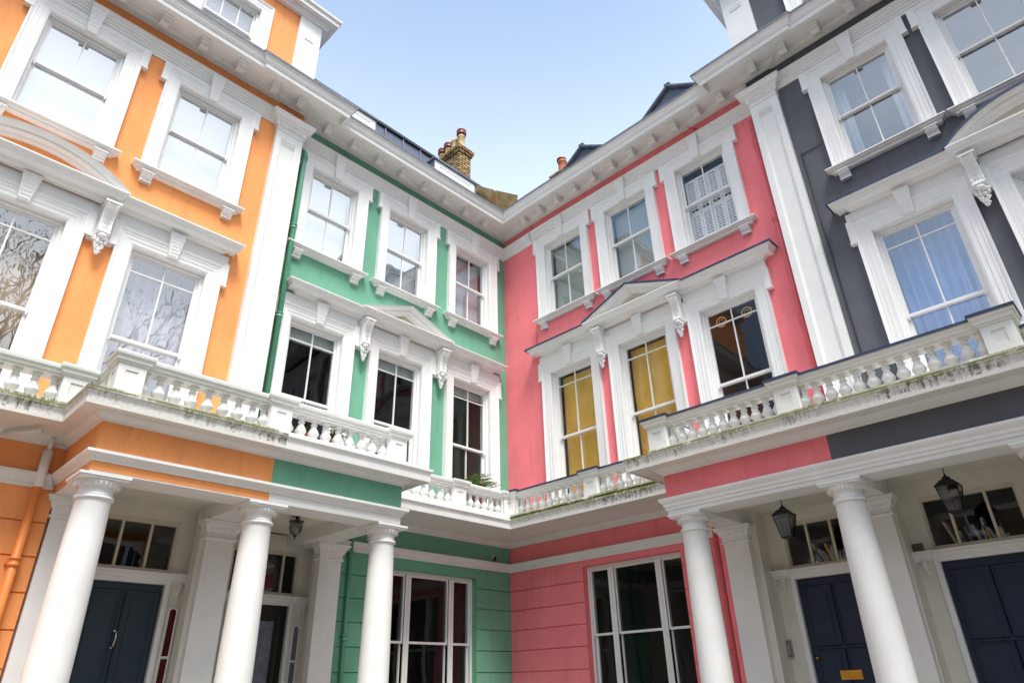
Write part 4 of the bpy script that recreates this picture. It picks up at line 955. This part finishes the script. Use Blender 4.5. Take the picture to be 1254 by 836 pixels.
# big stack behind the green house: its near vertical edge is at (563,185)..(579,222)
p = Vector((-1.18, -.60, 16.22))
W = Matrix.Translation((p.x, p.y, p.z-4)); st = thing('chimney_stack', W, 'tall yellow brick chimney stack with five pots above the green house roof', 'chimney'); hst = 4.0
sm_ = MB().box(-1.45, -.03, .03, .50, 0, hst-.30); cs = MB().box(-1.47, -.01, .01, .52, hst-.30, hst-.24).box(-1.50, .02, -.02, .55, hst-.24, hst-.16).box(-1.53, .05, -.05, .58, hst-.16, hst-.05).box(-1.49, .01, -.01, .54, hst-.05, hst)
part('stack', sm_, 'brick', st, W, world=False); part('oversailing_course', cs, 'brick', st, W, world=False)
for (x, y, h, m, c_) in ((-.20, .26, .60, 'buffpot', 'redglaze'), (-.50, .26, .62, 'buffpot', None), (-.80, .26, .45, 'buffpot', 'redglaze'), (-1.08, .26, .40, 'buffpot', 'redglaze'), (-1.34, .26, .28, 'buffpot', None)):
    pot(st, x, y, hst, h, .115, m, c_)
p = ray(680, 208, 19.0); W = Matrix.Translation((p.x, p.y, p.z-2.5))
st = thing('chimney_stack', W, 'short brick chimney stack with one orange pot behind the pink house roof', 'chimney')
part('stack', MB().box(-.10, .7, -.1, .4, 0, 2.20).box(-.13, .74, -.13, .44, 2.20, 2.26), 'brick', st, W, world=False)
pot(st, .20, .08, 2.26, .46, .125, 'terracotta', None)
part('pot_cowl', MB().lathe([(.12, 2.73), (.135, 2.74), (.135, 2.80), (.10, 2.83), (.03, 2.84)], .18, .08, n=16), 'redglaze', st, W, world=False)
W = Matrix.Translation((-2.75, -.30, 15.1)); o = thing('tv_aerial', W, 'thin metal aerial on the roof left of the tall chimney stack', 'aerial')
am = MB().tube([(0, 0, -1.5), (0, 0, 1.05)], .012, 6); part('mast', am, 'steel', o, W, world=False)
an = MB().tube([(-.35, -.1, 1.0), (.35, .1, 1.0)], .008, 5)
for i in range(6): x = -.3+.12*i; an.tube([(x+.05, x*.29-.16, 1.0), (x-.05, x*.29+.16, 1.0)], .005, 5)
part('boom', an, 'steel', o, W, world=False)
# stone parapet end
q = [ray(600, 236, 18.4), ray(607, 233, 18.4), ray(634, 239, 18.4), ray(626, 262, 18.4), ray(604, 262, 18.4)]
pw = MB(); q2 = [v+Vector((-.35, .35, .0)) for v in q]; n = 5
pw.add([*q, *q2], [tuple(range(n)), tuple(range(2*n-1, n-1, -1))]+[(i, i+n, (i+1) % n+n, (i+1) % n) for i in range(n)])
q = [ray(583, 227, 18.2), ray(604, 232, 18.2), ray(607, 237, 18.2), ray(599, 242, 18.2)]; q2 = [v+Vector((-.3, .3, -.05)) for v in q]; n = 4
pw.add([*q, *q2], [tuple(range(n)), tuple(range(2*n-1, n-1, -1))]+[(i, i+n, (i+1) % n+n, (i+1) % n) for i in range(n)])
pw.box(-1.6, -.2, .2, 1.2, 12.4, 13.2)
part('stone_parapet', pw, 'stone', HOUSES['G'])
# ------------------------------------------------------------------ pipes
def pipe(name, side, pts, r, m, label, joints=(), group='drainpipes on the house fronts', extra=None):
    base = P3(side, *pts[-1]); o = thing(name, Matrix.Translation(base), label, 'drainpipe', group)
    W = Matrix.Translation(base); mb = MB().tube([P3(side, *p) for p in pts], r, 14); part('pipe', mb, m, o, W)
    for z in joints:
        # collar at that height
        for i in range(len(pts)-1):
            a, b = pts[i], pts[i+1]
            if (a[2]-z)*(b[2]-z) <= 0 and a[2] != b[2]:
                t = (a[2]-z)/(a[2]-b[2]); s = a[0]+(b[0]-a[0])*t; d = a[1]+(b[1]-a[1])*t; c = P3(side, s, d, z)
                jm = MB().lathe([(r, z-.05), (r+.014, z-.045), (r+.014, z-.02), (r+.006, z-.015), (r+.006, z+.02), (r+.016, z+.025), (r+.016, z+.045), (r, z+.05)], c.x, c.y, n=14)
                bx = P3(side, s-.07, d-.09, 0); bx2 = P3(side, s+.07, d-.05, 0); jm.box(bx.x, bx2.x, bx.y, bx2.y, z-.02, z+.02)
                part('collar', jm, m, o, W)
    return o
pipe('drainpipe', 'L', [(5.99, .02, 11.52), (5.93, .06, 11.50), (5.875, .10, 11.44), (5.865, .11, 11.34), (5.865, .11, 4.66)], .055, 'greenpipe', 'tall green drainpipe beside the white pilaster on the green house front', (11.28, 9.55, 7.6, 5.6))
pipe('drainpipe', 'L', [(3.93, .06, 4.26), (3.90, .06, .1)], .035, 'greenpipe', 'thin green drainpipe on the ground floor beside the green portico', (3.72, 2.42,))
pipe('drainpipe', 'R', [(6.95, .03, 11.5), (6.95, .03, 4.66)], .045, 'pinkpipe', 'pink painted pipe sunk along the upper pink wall beside the pilaster', (10.9, 9.05, 7.0))
pipe('drainpipe', 'R', [(4.78, .06, 4.26), (4.78, .06, .1)], .045, 'pinkpipe', 'pink drainpipe on the ground floor beside the pink portico', (3.7, 2.05))
o = pipe('drainpipe', 'L', [(8.80, 1.14, 4.0), (8.80, 1.14, .1)], .045, 'orangepipe', 'orange drainpipe with white top end on the ground floor of the orange house', (2.95,))
mb = MB().tube([P3('L', 8.80, 1.14, 4.36), P3('L', 8.80, 1.14, 4.18)], .028, 10).tube([P3('L', 8.80, 1.14, 4.18), P3('L', 8.80, 1.14, 3.76)], .052, 12); part('pipe_end', mb, 'white', o, Matrix.Translation(P3('L', 8.80, 1.14, 3.9)))
# overflow pipe under the orange balcony and bar in the pink cornice
tag(part('overflow_pipe', MB().tube([P3('L', 9.28, 1.08, 4.30), P3('L', 9.02, 1.5, 4.28)], .022, 8).tube([P3('L', 9.02, 1.5, 4.28), P3('L', 9.0, 1.53, 4.28)], .03, 8), 'white'), 'thin white overflow pipe under the balcony left of the orange portico', 'pipe')
tag(part('iron_bar', MB().tube([P3('R', 5.82, 0, 12.12), P3('R', 5.72, .22, 12.10)], .014, 6), 'pinkpipe'), 'short pink rod sticking out under the pink house cornice', 'bar')
tag(part('cable', MB().tube([P3('R', 7.72, .235, z) for z in (10.0, 8, 6, 4.7)], .008, 6).tube([P3('R', 7.72, .235, 9.95), P3('R', 8.05, .235, 9.97)], .007, 6), 'iron'), 'thin black cable running down the charcoal wall beside the pilaster', 'cable')
tag(part('cable', MB().tube([P3('R', 1.16, .13, 9.0), P3('R', 1.07, .012, 8.98), P3('R', 1.03, .01, 8.9), P3('R', 1.03, .01, 8.55)], .009, 6).tube([P3('R', 1.1, .02, 8.22), P3('R', 1.13, .02, 8.1)], .009, 6), 'pinkpipe'), 'pink cable looping down from the window sill on the pink wall near the corner', 'cable')
# hairline crack running down the pink end of the cornice and string course
cr_ = MB().tube([P3('R', 1.10, .737, 12.43), P3('R', 1.06, .742, 12.38)], .004, 4)
cr_.tube([P3('R', 1.00, .02, 12.23), P3('R', 1.04, .004, 12.15), P3('R', 1.02, .005, 11.97)], .006, 4).tube([P3('R', 1.02, .122, 11.94), P3('R', 1.05, .122, 11.87), P3('R', 1.02, .07, 11.78), P3('R', 1.06, .05, 11.66)], .006, 4)
part('crack', cr_, 'bark', HOUSES['P'])
# ------------------------------------------------------------------ lanterns
def lantern(px, py, side, d, label, scale=1.0):
    v = r2*((px-627)/FPX)-u2*((py-418)/FPX)+fw
    t = ((d-CAM.x)/v.x) if side == 'L' else ((-d-CAM.y)/v.y)
    c = CAM+v*t; W = Matrix.Translation(c) @ Matrix.Rotation(R_(0 if side == 'R' else 90), 4, 'Z')
    o = thing('hanging_lantern', W, label, 'lantern', 'lanterns hanging in the porches'); h = .17*scale; a = .102*scale; b = .060*scale
    fr_ = MB()
    for sx_ in (-1, 1):
        for sy_ in (-1, 1): fr_.tube([(sx_*a, sy_*a, h*.55), (sx_*b, sy_*b, -h)], .006, 6)
    def sq(q, z, r=.006): fr_.tube([(-q, -q, z), (q, -q, z), (q, q, z), (-q, q, z), (-q, -q, z)], r, 6)
    sq(a, h*.55, .009); sq(b, -h, .008); fr_.box(-b, b, -b, b, -h-.004, -h+.004)
    part('lantern_frame', fr_, 'iron', o, W, world=False)
    tp = MB(); aa = a+.012; tp.hexa([(-aa, -aa, h*.55), (aa, -aa, h*.55), (aa, aa, h*.55), (-aa, aa, h*.55)], [(-.05*scale, -.05*scale, h*.95), (.05*scale, -.05*scale, h*.95), (.05*scale, .05*scale, h*.95), (-.05*scale, .05*scale, h*.95)])
    tp.lathe([(.045*scale, h*.95), (.035*scale, h*1.12), (.012, h*1.2), (.012, h*1.3), (.005, h*1.35)], n=12); part('lantern_cap', tp, 'iron', o, W, world=False)
    g_ = MB(); 
    for i in range(4):
        R4 = Matrix.Rotation(i*math.pi/2, 4, 'Z'); g_.add([R4 @ Vector(v_) for v_ in ((-a, -a, h*.55), (a, -a, h*.55), (b, -b, -h), (-b, -b, -h))], [(0, 1, 2, 3)])
    part('lantern_pane', g_, 'lampglass', o, W, world=False)
    for x in (-.022, .022): part('candle_tube', MB().lathe([(.009, -h*.95), (.009, -h*.3), (.003, -h*.15)], x*scale, 0, n=8), 'buffpot', o, W, world=False)
    ch = MB(); zt_ = 3.90-c.z; z = h*1.35; i = 0
    while z < zt_:
        ch.tube([(-.008 if i % 2 else 0, 0 if i % 2 else -.008, z), (.008 if i % 2 else 0, 0 if i % 2 else .008, min(zt_, z+.035))], .005, 5); z += .03; i += 1
    ch.lathe([(.03, zt_-.012), (.03, zt_)], n=12) ; part('chain', ch, 'iron', o, W, world=False)
lantern(962, 640, 'R', 1.25, 'black lantern with two candle tubes hanging before the pink house door', 1.12)
lantern(1165, 606, 'R', 1.35, 'larger black lantern hanging before the fanlight of the charcoal house', 1.12)
v = r2*((363-627)/FPX)-u2*((640-418)/FPX)+fw; c = CAM+v*((1.2-CAM.x)/v.x); W = Matrix.Translation(c)
o = thing('hanging_lantern', W, 'small clear glass bell lantern with black hoop hanging before the green house door', 'lantern', 'lanterns hanging in the porches')
part('hoop', MB().ring((0, 0, .02), .10, .008).tube([(-.10, 0, .02), (0, 0, .02), (.10, 0, .02)], .006).tube([(0, 0, .02), (0, 0, .09)], .02, 10), 'iron', o, W, world=False)
part('glass_bell', MB().lathe([(.098, .01), (.098, -.06), (.08, -.13), (.045, -.17), (.015, -.18)], n=24), 'lampglass', o, W, world=False)
part('finial', MB().lathe([(.002, -.235), (.012, -.225), (.004, -.21), (.02, -.19), (.018, -.178), (.003, -.17)], n=10), 'iron', o, W, world=False)
cm = MB()
for a in range(3): cm.tube([(.10*math.cos(a*2.09), .10*math.sin(a*2.09), .02), (0, 0, .14)], .004, 5)
cm.tube([(0, 0, .14), (0, 0, 3.9-c.z)], .005, 5); part('chain', cm, 'iron', o, W, world=False)
# ------------------------------------------------------------------ small fittings
def at(px, py, side, d):
    v = r2*((px-627)/FPX)-u2*((py-418)/FPX)+fw; t = ((d-CAM.x)/v.x) if side == 'L' else ((-d-CAM.y)/v.y); return CAM+v*t
c = at(606, 683, 'L', .06); W = F('L', -c.y, 0, c.z)
o = thing('security_camera', W, 'small dark dome security camera on the green wall near the corner', 'camera')
part('camera_mount', MB().box(-.035, .035, -.03, 0, -.01, .06), 'paper', o, W, world=False)
part('camera_body', MB().lathe([(.002, -.06), (.022, -.052), (.03, -.035), (.03, .02), (.002, .03)], 0, -.06, n=14), 'iron', o, W, world=False)
c = at(455, 658, 'L', .5); W = F('L', -c.y, .45, c.z)
o = thing('security_camera', W, 'round pale dome camera under the portico beam beside the green column', 'camera')
part('camera_body', MB().lathe([(.002, -.06), (.04, -.045), (.055, -.01), (.055, .03), (.002, .04)], n=16), 'paper', o, W, world=False)
c = at(966, 794, 'R', .33); W = F('R', c.x, .30, c.z)
o = thing('entry_phone', W, 'bronze entry phone panel with a button row beside the navy door', 'entry phone')
part('case', MB().box(-.05, .05, -.06, 0, -.11, .11), 'steel', o, W, world=False); part('panel', MB().box(-.035, .04, -.066, -.061, -.10, .10), 'leadgrey', o, W, world=False)
bt = MB()
for i in range(6): bt.box(.012, .026, -.072, -.067, -.07+.024*i, -.058+.024*i)
part('button', bt, 'paper', o, W, world=False)
c = at(1233-0, 651, 'R', .5) ; c = at(1044+1100/5.971-0, 540+200/5.971, 'R', .5)
# brown box standing on the lintel of the charcoal house door
c = at(1044+480/5.971, 540+770/5.971, 'R', .44); W = F('R', c.x, .47, 3.045)
tag(part('box', MB().box(-.075, .075, -.05, .03, 0, .10), 'bark', None, W, world=False), 'small brown box standing on the lintel left of the fanlight', 'box')
# things piled behind the fanlights
def papers(sd_, s, d, z, seed, label):
    r = random.Random(seed); W = F(sd_, s, d, z); o = thing('paper_pile', W, label, 'papers', 'papers behind the fanlights')
    for i in range(9):
        x = -.3+.065*i+r.uniform(-.02, .02); hgt = r.uniform(.16, .33); lean = r.uniform(-.10, .04)
        m_ = ['paper', 'curtain', 'greyblind', 'paper', 'yellowblind', 'leadgrey'][r.randrange(6)]
        part('sheet', MB().hexa([(x, -.05, 0), (x+.03, -.05, 0), (x+.03, .14, 0), (x, .14, 0)], [(x+lean, -.05, hgt), (x+.03+lean, -.05, hgt), (x+.03+lean, .14, hgt), (x+lean, .14, hgt)]), m_, o, W, world=False)
papers('R', 8.45, .28, 3.06, 2, 'pile of striped papers leaning behind the charcoal house fanlight')
papers('R', 6.55, .08, 3.09, 5, 'pile of pale papers leaning behind the pink house fanlight')
# plants on the balconies
def fern(px, py, side, d, z, label, n=34, size=.30, seed=1):
    v = at(px, py, side, d); r = random.Random(seed); W = Matrix.Translation((v.x, v.y, z)); o = thing('potted_plant', W, label, 'plant')
    part('pot', MB().lathe([(.10, 4.625-z), (.13, .2), (.14, .22), (.12, .22), (.10, .18)], n=18), 'terracotta', o, W, world=False)
    mb = MB()
    for i in range(n):
        a = r.uniform(0, 6.283); L = size*r.uniform(.6, 1.1); dx, dy = math.cos(a), math.sin(a); pts = []
        for j in range(7):
            t = j/6; pts.append(Vector((dx*L*t*.9, dy*L*t*.9, .2+L*(1.3*t-.95*t*t)*r.uniform(.97, 1.03))))
        mb.tube(pts, .004, 4, .002)
        for j in range(1, 7):
            p0 = pts[j]; dd = (pts[j]-pts[j-1]).normalized(); sdv = Vector((-dy, dx, 0))
            for sg in (-1, 1):
                l = .07*(1.15-j/7); mb.add([p0, p0+sdv*sg*l*.5+dd*.02+Vector((0, 0, .006)), p0+sdv*sg*l+dd*.03, p0+sdv*sg*l*.5-dd*.012], [(0, 1, 2, 3)])
    part('foliage', mb, 'leaf', o, W, world=False)
fern(589, 600, 'L', .50, 4.98, 'yellow-green fern behind the corner balustrade of the green house', 60, .50, 3)
fern(405, 540, 'L', 1.9, 4.63, 'leafy green plant behind the balusters of the green balcony, left one', 26, .26, 5)
fern(372, 525, 'L', 1.85, 4.63, 'small leafy plant behind the balusters beside the white pedestal', 22, .24, 8)
# ------------------------------------------------------------------ trees across the road (seen mirrored in the panes)
def tree(x, y, h, seed, label, leaves=4):
    r = random.Random(seed); W = Matrix.Translation((x, y, -.12)); o = thing('street_tree', W, label, 'tree', 'trees across the road'); tr = MB(); lf = MB()
    def grow(p, d, L, rad, lev):
        pts = [p]; q = p.copy(); dd = d.copy(); n = 4
        for i in range(n):
            dd = (dd+Vector((r.uniform(-1, 1), r.uniform(-1, 1), r.uniform(-.3, .6)))*.16).normalized(); q = q+dd*L/n; pts.append(q.copy())
        tr.tube(pts, rad, 6 if lev < 2 else 4, rad*.6)
        if lev >= 5:
            for _ in range(leaves):
                if True:
                    c = q+Vector((r.gauss(0, .35), r.gauss(0, .35), r.gauss(0, .35))); s_ = .055
                    a = Vector((r.gauss(0, 1), r.gauss(0, 1), r.gauss(0, 1))).normalized(); b = a.orthogonal().normalized(); lf.add([c-a*s_, c+b*s_*.6, c+a*s_, c-b*s_*.6], [(0, 1, 2, 3)])
            return
        for i in range(3 if lev else 5):
            t = r.uniform(.45, 1.0) if lev else r.uniform(.6, 1); k_ = pts[min(n, int(t*n+.5))]
            nd = (dd+Vector((r.uniform(-1, 1), r.uniform(-1, 1), r.uniform(-.25, .7)))*.85).normalized(); grow(k_, nd, L*r.uniform(.55, .8), rad*.55, lev+1)
    grow(Vector((0, 0, 0)), Vector((0, 0, 1)), h*.42, h*.016, 0)
    part('trunk', tr, 'bark', o, W, world=False)
    if lf.f: part('crown', lf, 'ochreleaf', o, W, world=False)
tree(20, -8, 18, 4, 'bare tree with ochre leaves mirrored in the orange house windows', 16)
tree(8, -23, 19, 9, 'sparse tree mirrored in the charcoal house windows', 5)
tree(23, -14, 19, 12, 'bare branching tree farther along the road, mirrored at the far left', 12)

# ------------------------------------------------------------------ houses across the road
def opposite(W, n, label):
    o = thing('brick_house_row', W, label, 'houses'); wd = n*6.0
    mb = MB(); holes = []
    mb.box(0, wd, .25, 9, 0, 10.4); mb.box(-.1, wd+.1, -.25, 9.1, 10.4, 10.9)
    part('wall', mb, 'brickred', o, W, world=False)
    rf = MB(); rf.tilted([(0, 10.9), (wd, 10.9), (wd, 11.0), (0, 11.0)], 0, 9); rf.hexa([(0, 0, 11), (wd, 0, 11), (wd, 9, 11), (0, 9, 11)], [(0, 4, 13.2), (wd, 4, 13.2), (wd, 5, 13.2), (0, 5, 13.2)]); part('roof', rf, 'slate', o, W, world=False)
    st_ = MB().box(0, wd, .12, .25, 0, 3.6).box(0, wd, .05, .25, 3.6, 3.8); part('stucco_ground_floor', st_, 'white', o, W, world=False)
    for i in range(n*2):
        for z in (1.0, 4.4, 7.5):
            x = 1.5+3*i; f = MB().box(x-.75, x+.75, .02, .20, z-.12, z+2.25).box(x-.85, x+.85, -.05, .2, z-.2, z-.12); f.box(x-.03, x+.03, -.02, .1, z, z+2.1)
            w_ = part('window', f, 'trim', o, W, world=False); part('pane', MB().box(x-.6, x+.6, .005, .03, z, z+2.1), 'dark', w_, W, world=False)
opposite(Matrix.Translation((30, -26, -.12)) @ Matrix.Rotation(R_(180), 4, 'Z'), 7, 'long brick terrace across the road, behind the photographer')
opposite(Matrix.Translation((32, 16, -.12)) @ Matrix.Rotation(R_(-90), 4, 'Z'), 6, 'long brick terrace facing the green and orange houses from afar')
